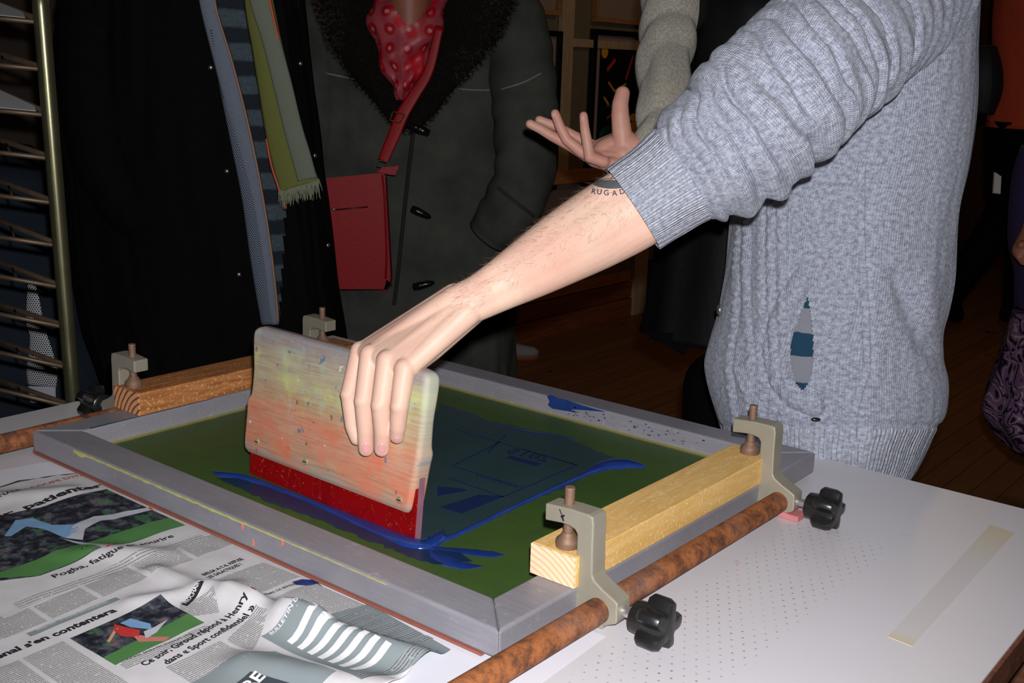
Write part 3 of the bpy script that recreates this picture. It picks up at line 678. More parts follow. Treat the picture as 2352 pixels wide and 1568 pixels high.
# blade
g = G('red_rubber_blade', .35, 0, .5); n1 = g.noise(g.map(g.ob(), (1, 1, 4)), 60, 4, .7, 1.5); n2 = g.noise(g.map(g.ob(), (1, 1, .5)), 25, 3, .5, 2.5)
c = g.mix(n2, sr(112, 0, 5), sr(150, 4, 8)); rd = g.thr(g.math('ABSOLUTE', g.math('SUBTRACT', n2, .5)), .008, .0); c = g.mix(g.math('MULTIPLY', g.math('MULTIPLY', rd, g.thr(n1, .5, .6)), .7), c, sr(214, 150, 60)); g.col(c); M['blade'] = g.m
mb = MB()
b_ = [sq(.0, .001, .0), sq(.3165, .001, .0), sq(.3165, .001, -.009), sq(.0, .001, -.009)]
mb.prism(b_, SV*.062); bl_ = mb.build('blade', M['blade'], se, False, .0012)
MB().prism([sq(.3166, .002, -.0002), sq(.3178, .002, -.0002), sq(.3178, .002, -.0088), sq(.3166, .002, -.0088)], SV*.075).build('blade_end', plain('pale_stained_blade_end', sr(140, 96, 112), .5, 0, .3, 60), se)
for (px, py) in ((590, 1014), (701, 1060), (917, 1148)):
    cc = sqpx(px, py, .0062); mb = MB(); mb.cyl(cc-SN*.002, cc+SN*.0012, .0048, .0040, 20)
    s0 = mb.build('screw', plain('painted_screw', sr(170, 160, 130), .5, .3, .3, 60), se, False); smooth_auto(s0)
    MB().box((0, 0, 0), (1, 1, 1)) ; sl = MB().prism([cc+sd_*a+SV*b+SN*.0012 for a, b in ((-.0034, -.0006), (.0034, -.0006), (.0034, .0006), (-.0034, .0006))], SN*.0002).build('slot', M['black'], s0)
# ------------------------------------------------------------------ newspapers
NH = (.89424, .00555, .00128, -.0013, 1.071, .00377, -.03062, -.23278)
def nm(x, y):       # newspaper sketch coordinates -> metres on the table
    w = NH[6]*x+NH[7]*y+1; return ((NH[0]*x+NH[1]*y+NH[2])/w, (NH[3]*x+NH[4]*y+NH[5])/w)
RG = [(nm(*a), nm(*b), w_, A) for a, b, w_, A in [((-.47, -.105), (-.30, -.085), .012, .007), ((-.34, -.088), (-.20, -.075), .016, .014), ((-.24, -.085), (-.03, -.045), .017, .016), ((-.20, -.16), (-.03, -.10), .022, .010), ((-.62, -.15), (-.53, -.10), .020, .004), ((-.86, -.12), (-.80, -.05), .02, .006), ((-.42, -.16), (-.36, -.07), .012, .006), ((-.50, -.07), (-.58, -.12), .018, .004)]]
def hpaper(x, y):
    h = .0022+.0012*nz(x*14, y*14)+.0008*nz(x*40, y*40, 2)
    for (a, b, wd, A) in RG:
        a = np.array(a); b = np.array(b); d = b-a; t = np.clip(((x-a[0])*d[0]+(y-a[1])*d[1])/(d@d), 0, 1); r = math.hypot(x-a[0]-d[0]*t, y-a[1]-d[1]*t); h += A*math.exp(-(r/wd)**2)
    k = min(1., max(0., (-y)/.03)) if x > -W_ else 1.     # pressed flat where the frame lies on it
    return TZ+.0009+h*k*1.0
g = G('newsprint', .85, 0, .15); n1 = g.noise(g.ob(), 60, 4); n2 = g.noise(g.ob(), 4, 3); g.col(g.mix(n1, sr(196, 194, 196), sr(212, 210, 214))); M['news'] = g.m
def newstext(name, lpm, paper, inkc):
    g = G(name, .85, 0, .1); u, v, _ = g.xyz(g.uv()); vl = g.math('MULTIPLY', v, lpm); fl = g.math('FLOOR', vl); fv = g.math('FRACT', vl)
    nn = g.noise(g.comb(g.math('MULTIPLY', u, lpm*1.1), g.math('MULTIPLY', fl, 7.3)), 1.0, 1); n2 = g.noise(g.comb(g.math('MULTIPLY', u, lpm*4), g.math('MULTIPLY', vl, 3)), 1.0, 1)
    k = g.math('MULTIPLY', g.math('MULTIPLY', g.thr(fv, .22, .32), g.thr(fv, .85, .75)), g.math('MULTIPLY', g.thr(nn, .3, .36), g.thr(n2, .2, .6)))
    g.col(g.mix(g.math('MULTIPLY', k, .8), paper, inkc)); return g.m
M['ntext'] = newstext('newsprint_text', 330, sr(200, 198, 200), sr(60, 58, 62)); M['ntext_big'] = newstext('newsprint_intro_text', 190, sr(204, 202, 204), sr(110, 108, 110)); M['ntext_grey'] = newstext('text_on_grey', 300, sr(150, 156, 160), sr(50, 52, 58))
M['print_black'] = plain('newspaper_black', sr(30, 28, 34), .8); M['print_red'] = plain('newspaper_red', sr(170, 50, 50), .8)
M['grey_pan'] = plain('newspaper_grey', sr(128, 138, 142), .85); M['dark_pan'] = plain('newspaper_dark', sr(52, 60, 66), .85); M['white_pan'] = plain('newspaper_white', sr(218, 218, 220), .85)
def sheet(name, poly, mat, parent, lift=0., step=.006, H=None):
    """draped polygon patch (x,y)"""
    poly = [nm(*p) for p in poly]; H = H or hpaper; xs = [p[0] for p in poly]; ys = [p[1] for p in poly]
    bm = bmesh.new(); vs = [bm.verts.new((a, b, 0)) for a, b in poly]; bm.faces.new(vs)
    for ax, lo, hi in ((0, min(xs), max(xs)), (1, min(ys), max(ys))):
        n = max(1, int((hi-lo)/step))
        for k in range(1, n):
            c = lo+(hi-lo)*k/n; no = (1, 0, 0) if ax == 0 else (0, 1, 0); co = (c, 0, 0) if ax == 0 else (0, c, 0)
            bmesh.ops.bisect_plane(bm, geom=bm.verts[:]+bm.edges[:]+bm.faces[:], plane_co=co, plane_no=no)
    for v in bm.verts: v.co.z = H(v.co.x, v.co.y)+lift
    bmesh.ops.recalc_face_normals(bm, faces=bm.faces)
    me = bpy.data.meshes.new('m'); bm.to_mesh(me); bm.free()
    if me.polygons[0].normal.z < 0: me.flip_normals()
    ul = me.uv_layers.new(name='UVMap')
    for l in me.loops:
        c = me.vertices[l.vertex_index].co; ul.data[l.index].uv = (c.y, -c.x)     # text runs along +y, lines follow +x
    return link(name, me, mat, parent)
def quad(cx0, y0, x1, y1): return [(cx0, y0), (x1, y0), (x1, y1), (cx0, y1)]
N1 = empty('newspaper', (-.45, -.2, TZ), 'open newspaper with football photographs at the lower left of the table', 'newspaper')
p1 = sheet('page', [(-.93, -.62), (-.20, -.62), (-.035, -.40), (-.035, -.16), (-.06, -.055), (-.30, .0), (-.46, .03), (-.84, .03), (-.90, -.07)], M['news'], N1, 0, .008)
sd = p1.modifiers.new('s', 'SOLIDIFY'); sd.thickness = .0006; sd.offset = -1
def nt(s, a, b, bold=.03, mat='print_black', h=None, par=None, lift=.0016): return text('headline', s, nm(*a), nm(*b), 0, M[mat], par or N1, bold, h, drape=hpaper, lift=lift)
nt('patienter', (-.784, -.114), (-.774, -.004), .04, h=.0125); nt('ur', (-.788, -.158), (-.785, -.126), .035, h=.0125)
nt("COUPE D'ITALIE", (-.846, -.075), (-.834, .018), .01, 'print_red', h=.0085); nt('NALE -', (-.845, -.120), (-.842, -.084), .01)
nt('Pogba, fatigue et sourire', (-.5535, -.189), (-.537, -.038), .02, h=.0092)
nt("Arsenal s'en contentera", (-.424, -.345), (-.415, -.185), .04, h=.0098)
nt('ANGLETERRE - 33e JOURNÉE (MATCH EN RETARD)', (-.449, -.262), (-.442, -.180), 0, 'white_pan', .004)
sheet('banner', [(-.455, -.272), (-.444, -.272), (-.438, -.168), (-.449, -.168)], M['grey_pan'], N1, .0006)
sheet('intro_text', [(-.535, -.25), (-.515, -.25), (-.50, -.012), (-.52, -.012)], M['ntext_big'], N1, .0005)
for i in range(5):
    y0 = -.30+i*.062; sheet('text_column', quad(-.508, y0, -.462, y0+.056), M['ntext'], N1, .0005)
for i in range(3): sheet('text_column', quad(-.56+.01*i, -.46+.065*i, -.47, -.46+.065*i+.058), M['ntext'], N1, .0005)
sheet('text_column', quad(-.44, -.60, -.25, -.47), M['ntext'], N1, .0005)
for i in range(3): sheet('text_column', quad(-.405, -.40+.05*i, -.22, -.40+.05*i+.045), M['ntext'], N1, .0005)
sheet('caption', quad(-.308, -.243, -.292, -.140), M['ntext'], N1, .0005)
sheet('text_column', quad(-.265, -.215, -.19, -.150), M['ntext'], N1, .0005)
# photographs in the newspaper
def photo(name, poly, grass, shapes, seed):
    g = G(name+'_crowd', .7, 0, .2); n1 = g.noise(g.map(g.ob(), (1, 1, 1), (seed, 0, 0)), 80, 4, .6, .2); n2 = g.noise(g.map(g.ob(), (1, 1, 1), (0, seed, 0)), 45, 3)
    c = g.ramp(n1, [(.3, sr(18, 18, 26)), (.48, sr(44, 46, 56)), (.6, sr(80, 84, 96)), (.7, sr(130, 96, 84))]); c = g.mix(g.math('MULTIPLY', g.thr(n2, .6, .66), .6), c, sr(70, 120, 80)); g.col(c)
    p = sheet('photograph', poly, g.m, N1, .0007)
    sheet('photograph_grass', grass, plain(name+'_grass', sr(78, 128, 70), .7, 0, .15, 20), N1, .0009)
    for q, c in shapes: sheet('photograph_player', q, plain('player_%d_%d_%d' % tuple(int(v*255) for v in c), c, .7, 0, .15, 60), N1, .0011)
LB, WH, SK, RD, OR = sr(120, 160, 200), sr(186, 190, 200), sr(196, 150, 120), sr(190, 50, 46), sr(200, 96, 60)
def unm(X, Y):
    A = np.array([[NH[0]-NH[6]*X, NH[1]-NH[7]*X], [NH[3]-NH[6]*Y, NH[4]-NH[7]*Y]]); return tuple(np.linalg.solve(A, [X-NH[2], Y-NH[5]]))
def pq(*pts): return [unm(*pz(x, y, TZ+.004)[:2]) for x, y in pts]
photo('large_photo', [(-.805, -.16), (-.776, -.098), (-.762, -.008), (-.561, -.008), (-.577, -.196), (-.695, -.36), (-.76, -.36)],
      [(-.579, -.198), (-.561, -.008), (-.60, -.008), (-.612, -.10), (-.63, -.25)],
      [(pq((10, 1232), (35, 1195), (75, 1190), (120, 1205), (170, 1205), (185, 1215), (150, 1235), (100, 1215), (60, 1210), (25, 1232)), LB), (pq((150, 1235), (170, 1205), (215, 1185), (232, 1195), (195, 1215), (190, 1240)), WH),
       (pq((215, 1185), (260, 1180), (340, 1162), (348, 1168), (262, 1192), (232, 1195)), WH), (pq((340, 1162), (345, 1160), (352, 1167), (348, 1170)), OR), (pq((140, 1235), (160, 1240), (240, 1258), (262, 1257), (240, 1272), (190, 1255)), WH), (pq((240, 1258), (264, 1257), (252, 1268), (238, 1272)), OR)], 3.)
photo('small_photo', [(-.405, -.247), (-.401, -.139), (-.314, -.138), (-.310, -.246)], [(-.335, -.246), (-.345, -.139), (-.314, -.138), (-.310, -.246)],
      [(pq((262, 1432), (290, 1440), (322, 1446), (318, 1464), (280, 1460), (262, 1448)), RD), (pq((276, 1430), (300, 1420), (345, 1432), (350, 1446), (300, 1440)), LB), (pq((245, 1472), (265, 1440), (272, 1442), (252, 1474)), SK), (pq((330, 1450), (355, 1440), (380, 1425), (386, 1422), (360, 1452), (335, 1466)), WH), (pq((300, 1455), (350, 1462), (390, 1462), (380, 1472), (320, 1474)), sr(200, 120, 110))], 9.)
nt('LONDRES, EMIRATES STADIUM, HIER.', (-.306, -.240), (-.300, -.160), 0)
# right page
N2 = N1
nt('BIELSA A-T-IL REFUSÉ', (-.409, -.077), (-.409, -.022), .03, h=.006, par=N2); nt('LES GALACTIQUES ?', (-.398, -.0775), (-.3975, -.032), .03, h=.006, par=N2)
sheet('text_column', [(-.390, -.078), (-.320, -.072), (-.320, -.006), (-.388, -.010)], M['ntext'], N2, .0005)
nt('LE PERMIS DE BENZEMA N', (-.309, -.072), (-.303, -.012), .01, par=N2)
sheet('red_marker', [(-.313, -.080), (-.306, -.079), (-.306, -.073), (-.313, -.074)], M['print_red'], N2, .0009)
sheet('text_column', [(-.298, -.070), (-.205, -.062), (-.200, -.004), (-.296, -.006)], M['ntext'], N2, .0005)
nt('PROCHAIN', (-.365, -.128), (-.380, -.100), .02, 'white_pan', par=N2, lift=.0019); sheet('banner', [(-.361, -.130), (-.370, -.132), (-.385, -.100), (-.376, -.098)], M['print_black'], N2, .0008)
sheet('text_column', [(-.375, -.130), (-.345, -.150), (-.320, -.115), (-.36, -.096)], M['ntext'], N2, .0004)
nt('Ce soir, Giroud répond à Henry', (-.282, -.228), (-.300, -.091), .028, h=.0085, par=N2); nt('dans « Sport confidentiel »', (-.266, -.212), (-.282, -.094), .028, h=.0085, par=N2)
sheet('text_column', [(-.262, -.145), (-.215, -.145), (-.262, -.092), (-.285, -.092)], M['ntext'], N2, .0005)
sheet('grey_advert', [(-.218, -.40), (-.218, -.160), (-.198, -.128), (-.105, -.122), (-.07, -.40)], M['grey_pan'], N2, .0006)
sheet('dark_advert', [(-.175, -.40), (-.178, -.172), (-.10, -.150), (-.06, -.40)], M['dark_pan'], N2, .0010)
nt('FRE', (-.155, -.196), (-.158, -.168), .03, 'white_pan', par=N2, lift=.0022)
# subscription coupon, crumpled
sheet('grey_advert', [(-.238, -.118), (-.205, -.0), (-.06, -.012), (-.052, -.05), (-.072, -.118)], M['grey_pan'], N2, .0006)
nt("BULLETIN D'ABONNEMENT", (-.228, -.112), (-.214, -.040), .02, 'white_pan', par=N2, lift=.0019)
for i in range(7):
    a = -.206+i*.017; sheet('coupon_field', [(a, -.108), (a+.009, -.108), (a+.011, -.062), (a+.002, -.062)], M['white_pan'], N2, .0010); sheet('text_column', [(a+.003, -.055), (a+.014, -.055), (a+.014, -.008), (a+.003, -.008)], M['ntext_grey'], N2, .0010)
sheet('text_column', [(-.085, -.116), (-.072, -.116), (-.056, -.05), (-.066, -.02)], M['ntext_grey'], N2, .0010)
sheet('ink_drop', [(-.314, -.022), (-.304, -.024), (-.292, -.016), (-.288, -.003), (-.30, -.002), (-.312, -.010)], M['blue_paint'], N1, .0012)
# ------------------------------------------------------------------ drying rack
VERT[0] = True
DR = 2.2
rk = empty('drying_rack', dp(165, 915, DR), 'steel print drying rack with wire trays at the left edge', 'drying rack')
M['steel'] = plain('tarnished_steel', sr(112, 110, 84), .32, .8, .25, 30, .1); M['steel_dark'] = plain('rusty_rack_wire', sr(96, 80, 64), .5, .6, .4, 40)
a = dp(88, -60, DR); b = dp(168, 915, DR); e = b+(b-a)*((b[2])/(a[2]-b[2])); 
C_ = [a+(e-a)*i/30 for i in range(31)]; C_[-1][2] = 0.0
po = sweep('post', C_, [.0132]*31, M['steel'], rk, 24)
LY = [(8, 42, 52), (125, 150, 160), (212, 255, 265), (325, 352, 365), (422, 452, 467), (515, 548, 565), (611, 640, 661), (708, 728, 752), (795, 818, 845), (886, 905, 935)]
RUN = []
for yb_, ya_, yp in LY:
    P0 = dp(95+(yp-52)*.078+5, yp, DR-.005); PA_ = dp(-160, ya_+(ya_-yp)*1.6, DR+.02); PB_ = dp(-160, yb_+(yb_-yp)*1.4, DR+.42)
    mb = MB(); mb.cyl(P0, PA_, .0042, .0042, 12); mb.cyl(P0+np.array([0, 0, .002]), PB_, .0045, .0045, 12)
    for t in (.35, .6, .85): mb.cyl(P0+(PA_-P0)*t, P0+(PB_-P0)*t, .002, .002, 8)
    tb = mb.build('tray', M['steel_dark'], rk, True); RUN.append((P0, PA_, PB_))
for i, (lab, t0) in {0: ('white print sheet on the topmost rack tray', .16), 2: ('white print sheet on the third rack tray from the top', .12)}.items():
    P0, PA_, PB_ = RUN[i]; A1 = P0+(PA_-P0)*t0; B1 = P0+(PB_-P0)*t0; up = np.array([0, 0, .0045])
    tag(MB().prism([A1+up, P0+(PA_-P0)*1.0+up, P0+(PB_-P0)*1.0+up, B1+up], (0, 0, .0008)).build('print_sheet', plain('print_paper', sr(190, 190, 194), .7), None), lab, 'paper')
PM[0] = 1.17
# slate jacket with honeycomb reflector behind the rack
jk = empty('padded_jacket', dp(60, 950, 2.75), 'dark slate padded jacket with white honeycomb patch behind the rack', 'jacket')
def djk(q, v, P, t): return .012*math.sin(v*38+1.5*math.sin(q*3))*.5+.010*nz(q*2.5, v*5)
loft('jacket_shell', [(330, -260, 60, 2.85, .10), (380, -300, 110, 2.8, .14), (450, -320, 150, 2.8, .16), (600, -330, 195, 2.78, .17), (800, -330, 232, 2.75, .18), (960, -330, 262, 2.75, .18), (1500, -330, 300, 2.75, .18)], plain('slate_nylon', sr(32, 40, 50), .8, 0, .2, 12, .15, .1), jk, 64, 60, djk)
g = G('honeycomb_reflector', .6, 0, .3); u, v, _ = g.xyz(g.uv()); d_ = dots(g, u, v, .0052, .36, .12); g.col(g.mix(d_, sr(205, 208, 214), sr(16, 20, 28))); 
hp = ribbon('reflector_patch', [(72, 648, 2.53, 8), (76, 690, 2.53, 15), (80, 740, 2.53, 20), (88, 770, 2.53, 20), (94, 810, 2.53, 28), (96, 850, 2.53, 36), (96, 886, 2.53, 33)], g.m, jk, 50, 10, .002, .004)
ribbon('reflector_band', [(96, 887, 2.53, 32), (97, 905, 2.53, 31), (99, 925, 2.53, 30)], plain('white_reflector', sr(170, 172, 182), .6), jk, 12, 8, .002, .004)
def legs(parent, xs, d, z0, mat, r=.07, shoe=None):
    for x in xs:
        P = dp(x, 900, d); mb = MB(); capsule(mb, (P[0], P[1], z0), (P[0], P[1], .10), r, r*.62); mb.build('trouser_leg', mat, parent, True)
        mb = MB(); q = -H2*.09; capsule(mb, (P[0]+H2[0]*.06, P[1]+H2[1]*.06, .045), (P[0]+q[0]*1.4, P[1]+q[1]*1.4, .035), .044, .034); mb.build('shoe', shoe or M['black'], parent, True)
# ------------------------------------------------------------------ left person: black coat, scarf
pl_ = empty('person', dp(470, 1900, 2.55), 'person in a long black coat with a green and grey scarf hanging open', 'person')
pl_.location.z = 0
def dl(q, v, P, t):
    return .010*nz(q*4, v*1.5, 1)+.012*math.sin(q*9+3*nz(v*2, q))*.5*max(0, t)+.006*nz(q*14, v*4, 5)
g = G('black_coat_cloth', .85, 0, .08); n1 = g.noise(g.ob(), 60, 4); g.col(g.mix(n1, (.0016, .0014, .0016), (.0034, .003, .003))); g.bump(n1, .3, .002); M['coat_black'] = g.m
opening = [(452, -80), (468, 0), (505, 120), (545, 280), (580, 440), (604, 560), (620, 745), (640, 745), (650, 600), (655, 480), (640, 300), (610, 0), (605, -80)]
def dropo(P):
    x, y = pr(P); return pip(x, y, opening) and front(P, 2.50)
loft('coat', [(-90, 170, 690, 2.52, .15), (0, 150, 698, 2.52, .15), (150, 135, 715, 2.52, .15), (300, 128, 735, 2.52, .155), (400, 150, 745, 2.52, .155), (550, 165, 765, 2.52, .155), (640, 175, 775, 2.52, .155), (760, 200, 790, 2.52, .155), (900, 245, 800, 2.52, .155), (1050, 250, 810, 2.52, .155), (1500, 240, 830, 2.52, .16)], M['coat_black'], pl_, 220, 200, dl, .85, True, dropo)
g = G('blue_grey_patterned_knit', .9, 0, .2); u, v, _ = g.xyz(g.uv()); st = g.math('SINE', g.math('MULTIPLY', v, 95)); n1 = g.noise(g.comb(u, v), 140, 3); n2 = g.noise(g.comb(u, g.math('MULTIPLY', v, 3)), 30, 2)
g.col(g.mix(g.thr(g.math('ADD', st, g.math('MULTIPLY', n2, .8)), .1, .6), g.mix(n1, sr(20, 26, 32), sr(36, 44, 52)), g.mix(n1, sr(44, 54, 62), sr(80, 92, 102)))); g.bump(n1, .4, .002)
loft('pullover', [(-85, 330, 680, 2.50, .12), (0, 330, 690, 2.50, .12), (400, 350, 720, 2.50, .125), (760, 380, 740, 2.50, .12)], g.m, pl_, 64, 40, None)
g = G('herringbone_cloth', .9, 0, .2); u, v, _ = g.xyz(g.uv()); tri = g.math('ABSOLUTE', g.math('SUBTRACT', g.math('FRACT', g.math('DIVIDE', u, .026)), .5)); s_ = g.math('SINE', g.math('MULTIPLY', g.math('ADD', g.math('DIVIDE', v, .0052), g.math('MULTIPLY', tri, 5.)), 2*PI))
g.col(g.mix(g.thr(s_, -.3, .3), sr(34, 46, 66), sr(126, 134, 146))); g.bump(s_, .3, .001); M['herr'] = g.m
g = G('pale_herringbone_cloth', .9, 0, .2); u, v, _ = g.xyz(g.uv()); tri = g.math('ABSOLUTE', g.math('SUBTRACT', g.math('FRACT', g.math('DIVIDE', u, .022)), .5)); s_ = g.math('SINE', g.math('MULTIPLY', g.math('ADD', g.math('DIVIDE', v, .0044), g.math('MULTIPLY', tri, 5.)), 2*PI))
g.col(g.mix(g.thr(s_, -.3, .3), sr(84, 92, 80), sr(126, 130, 116))); M['herr2'] = g.m
M['olive'] = plain('olive_wool', sr(104, 108, 58), .95, 0, .12, 200, .3, .1); M['bluegrey'] = plain('blue_grey_wool', sr(106, 114, 128), .95, 0, .12, 120, .3, .1); M['coral'] = plain('coral_edge', sr(196, 86, 64), .9); M['tan'] = plain('tan_edge', sr(150, 116, 96), .9)
DS = 2.35
sc = ribbon('scarf_end', [(470, -80, DS, 15), (476, 0, DS, 18), (512, 140, DS-.005, 20), (548, 280, DS-.01, 20), (580, 420, DS-.01, 18), (605, 560, DS-.01, 16), (618, 660, DS-.01, 13), (632, 745, DS, 8)], M['bluegrey'], pl_, 70, 8, .004)
ribbon('scarf_herringbone', [(487, 70, DS-.004, 2), (510, 180, DS-.004, 9), (545, 330, DS-.01, 14), (572, 450, DS-.012, 17), (592, 570, DS-.012, 20), (606, 660, DS-.012, 20), (617, 745, DS, 16)], M['herr'], sc, 70, 8, .003)
ribbon('scarf_edging', [(491, -60, DS-.006, 2), (497, 20, DS-.006, 2), (533, 140, DS-.01, 2), (569, 280, DS-.016, 2.2), (600, 430, DS-.016, 2.2), (621, 560, DS-.016, 2.2), (633, 660, DS-.016, 2), (640, 740, DS-.006, 2)], M['tan'], sc, 60, 3, .002)
gs = ribbon('scarf_end', [(590, -80, DS-.01, 22), (594, 0, DS-.01, 32), (612, 100, DS-.015, 34), (632, 200, DS-.02, 38), (652, 300, DS-.02, 42), (672, 380, DS-.022, 44), (688, 428, DS-.02, 46)], M['olive'], pl_, 70, 12, .004, .012)
ribbon('scarf_herringbone', [(590, -60, DS-.028, 20), (597, 0, DS-.028, 23), (622, 90, DS-.034, 20), (648, 190, DS-.038, 21), (672, 290, DS-.038, 21), (692, 360, DS-.038, 22), (706, 412, DS-.034, 22)], M['herr2'], gs, 70, 10, .003, .004)
ribbon('scarf_edging', [(612, -60, DS-.034, 2), (620, 0, DS-.034, 2), (640, 90, DS-.032, 2)], M['coral'], gs, 30, 3, .002)
ribbon('scarf_edging', [(612, 320, DS-.022, 1.5), (624, 380, DS-.022, 2), (640, 430, DS-.022, 2.4), (657, 480, DS-.02, 2.6)], M['coral'], gs, 30, 3, .002)
mb = MB(); 
for i in range(90):
    t = i/89; x0 = 641+t*91+random.uniform(-1, 1); y0 = 436-t*26; x1 = x0+random.uniform(-7, 7)+3; y1 = y0+random.uniform(26, 46); pA = dp(x0, y0, DS-.026); pB = dp((x0+x1)/2+random.uniform(-2, 2), (y0+y1)/2, DS-.03); pC = dp(x1, y1, DS-.026+random.uniform(-.01, .004))
    mb.cyl(pA, pB, .0014, .0012, 5); mb.cyl(pB, pC, .0012, .0006, 5)
fr_ = mb.build('scarf_fringe', plain('fringe_yarn', sr(122, 126, 104), .95), gs, True); fr_['kind'] = 'stuff'
M['snap'] = plain('metal_snap', sr(190, 190, 186), .25, .9)
coat_ = [o for o in pl_.children if o.name.startswith('coat')][0]; cb = bvh(coat_)
def stick(px, py, b=None):
    d = ray(px, py); d = d/np.linalg.norm(d); h = (b or cb).ray_cast(Vector(O), Vector(d)); return (np.array(h[0]), np.array(h[1])) if h[0] is not None else (dp(px, py, 2.4), -CF)
for px, py in ((723, 357), (690, 146), (521, 393), (549, 630), (753, 563), (484, 155)):
    P, nn = stick(px, py); nn = nn if nn@CF < 0 else -nn
    mb = MB(); mb.cyl(P-nn*.001, P+nn*.004, 1, 1, 16, [(0, .0048), (.6, .0048), (.9, .003), (1, .001)]); mb.build('snap_button', M['snap'], coat_, True)
def coat_sleeve(name, path, mat, parent, amp=.01, n=70, per=.05, flat=1.):
    def f(q, s, t): return amp*(.6*math.sin(s/per*2*PI+1.2*math.cos(q)+3*nz(s*9, math.cos(q), 1))+.6*nz(math.cos(q)*1.5, math.sin(q)*1.5, s*10))
    return tube(name, path, mat, parent, 56, n, f, True, flat)
coat_sleeve('sleeve', [(230, -90, 2.50, 80), (215, 60, 2.45, 80), (215, 220, 2.42, 76), (240, 360, 2.40, 70), (290, 470, 2.40, 60), (350, 540, 2.44, 44)], M['coat_black'], coat_, .003)
legs(pl_, (400, 560), 2.52, .5, M['black'])
# ------------------------------------------------------------------ woman in the shearling coat
pw_ = empty('person', dp(960, 1700, 2.9), 'woman in a grey shearling duffle coat with dark fur collar and red scarf', 'person'); pw_.location.z = 0
g = G('grey_suede', .92, 0, .12); n1 = g.noise(g.ob(), 9, 5, .6); n2 = g.noise(g.ob(), 220, 3); g.col(g.mix(g.thr(n1, .3, .7), sr(50, 52, 48), sr(70, 72, 66))); g.bump(n2, .3, .0015); M['suede'] = g.m
def dw(q, v, P, t): return .012*nz(q*3, v*2.5, 9)+.004*nz(q*9, v*7, 2)+.008*math.sin(q*7)*t
wc = loft('coat', [(-160, 800, 1100, 2.88, .10), (-60, 750, 1150, 2.88, .13), (0, 725, 1178, 2.88, .15), (80, 705, 1188, 2.88, .165), (180, 715, 1195, 2.88, .165), (320, 720, 1200, 2.88, .165), (500, 700, 1195, 2.86, .17), (700, 690, 1190, 2.86, .18), (800, 700, 1180, 2.86, .18), (1300, 700, 1180, 2.86, .18)], M['suede'], pw_, 140, 120, dw, .85)
wb = bvh(wc)
cs = coat_sleeve('sleeve', [(1150, -40, 2.84, 60), (1185, 60, 2.80, 72), (1200, 180, 2.76, 76), (1208, 300, 2.72, 74), (1205, 400, 2.68, 70), (1170, 480, 2.66, 66), (1125, 540, 2.68, 56)], M['suede'], wc, .0035, 90, .075)
legs(pw_, (880, 1020), 2.86, .5, M['black'])
coat_sleeve('sleeve', [(765, -40, 2.84, 55), (735, 80, 2.82, 60), (725, 220, 2.80, 60), (715, 360, 2.79, 58)], M['suede'], wc, .004, 50, .09)
M['seam'] = plain('pale_leather_seam', sr(112, 116, 112), .5, 0, .2, 60); M['furdark'] = plain('dark_fur', (.006, .004, .0035), .9, 0, .6, 60, 0, .1); M['furtip'] = plain('grey_fur_tips', sr(80, 70, 60), .9)
def surfline(name, pts, r, mat, parent, b, n=40, lift=.001, depth_cap=None):
    P = catmull([(a, c_) for a, c_ in pts], n); C = []
    for p in P:
        q, nn = stick(p[0], p[1], b); nn = nn if nn@CF < 0 else -nn; C.append(q+nn*lift)
    return sweep(name, C, [r]*n, mat, parent, 8)
slb = bvh(cs)
surfline('seam', [(712, 160), (740, 166), (835, 186)], .0022, M['seam'], wc, wb); surfline('seam', [(1020, 200), (1080, 206), (1130, 207)], .0022, M['seam'], wc, wb); surfline('seam', [(1152, 205), (1200, 190), (1243, 168)], .0022, M['seam'], cs, slb)
surfline('front_seam', [(950, 300), (940, 380), (925, 520), (915, 620), (905, 700)], .005, plain('dark_edge_fur', (.012, .009, .008), .9), wc, wb)
surfline('pocket_welt', [(1145, 432), (1180, 460), (1225, 495)], .004, plain('dark_welt', sr(40, 40, 36), .8), cs, slb)
DC = 2.74
col_ = []
for path in ([(800, -140, 2.76, 50), (785, -50, 2.73, 66), (805, 40, 2.71, 66), (830, 110, 2.70, 56), (865, 180, 2.69, 40), (900, 245, 2.69, 24), (925, 300, 2.69, 10)],
             [(1085, -140, 2.76, 60), (1105, -50, 2.73, 78), (1090, 30, 2.71, 76), (1065, 90, 2.70, 62), (1020, 160, 2.69, 46), (980, 230, 2.69, 32), (945, 300, 2.69, 14)]):
    fc = tube('fur_collar', path, M['furdark'], wc, 32, 40, lambda q, s, t: .006*nz(math.cos(q)*2, math.sin(q)*2, s*20), True, .55); col_.append(fc)
    hairs('fur', fc, 15000, .017, .0007, M['furdark'], fc, lambda c, n_: n_@CF < .35, None, .5)
    hairs('fur_tips', fc, 4500, .019, .0005, M['furtip'], fc, lambda c, n_: n_@CF < .3 and ((pr(c)[0] < 790) or pr(c)[0] > 1100 or (pr(c)[1] > 110 and pr(c)[0] > 1040)), None, .5)
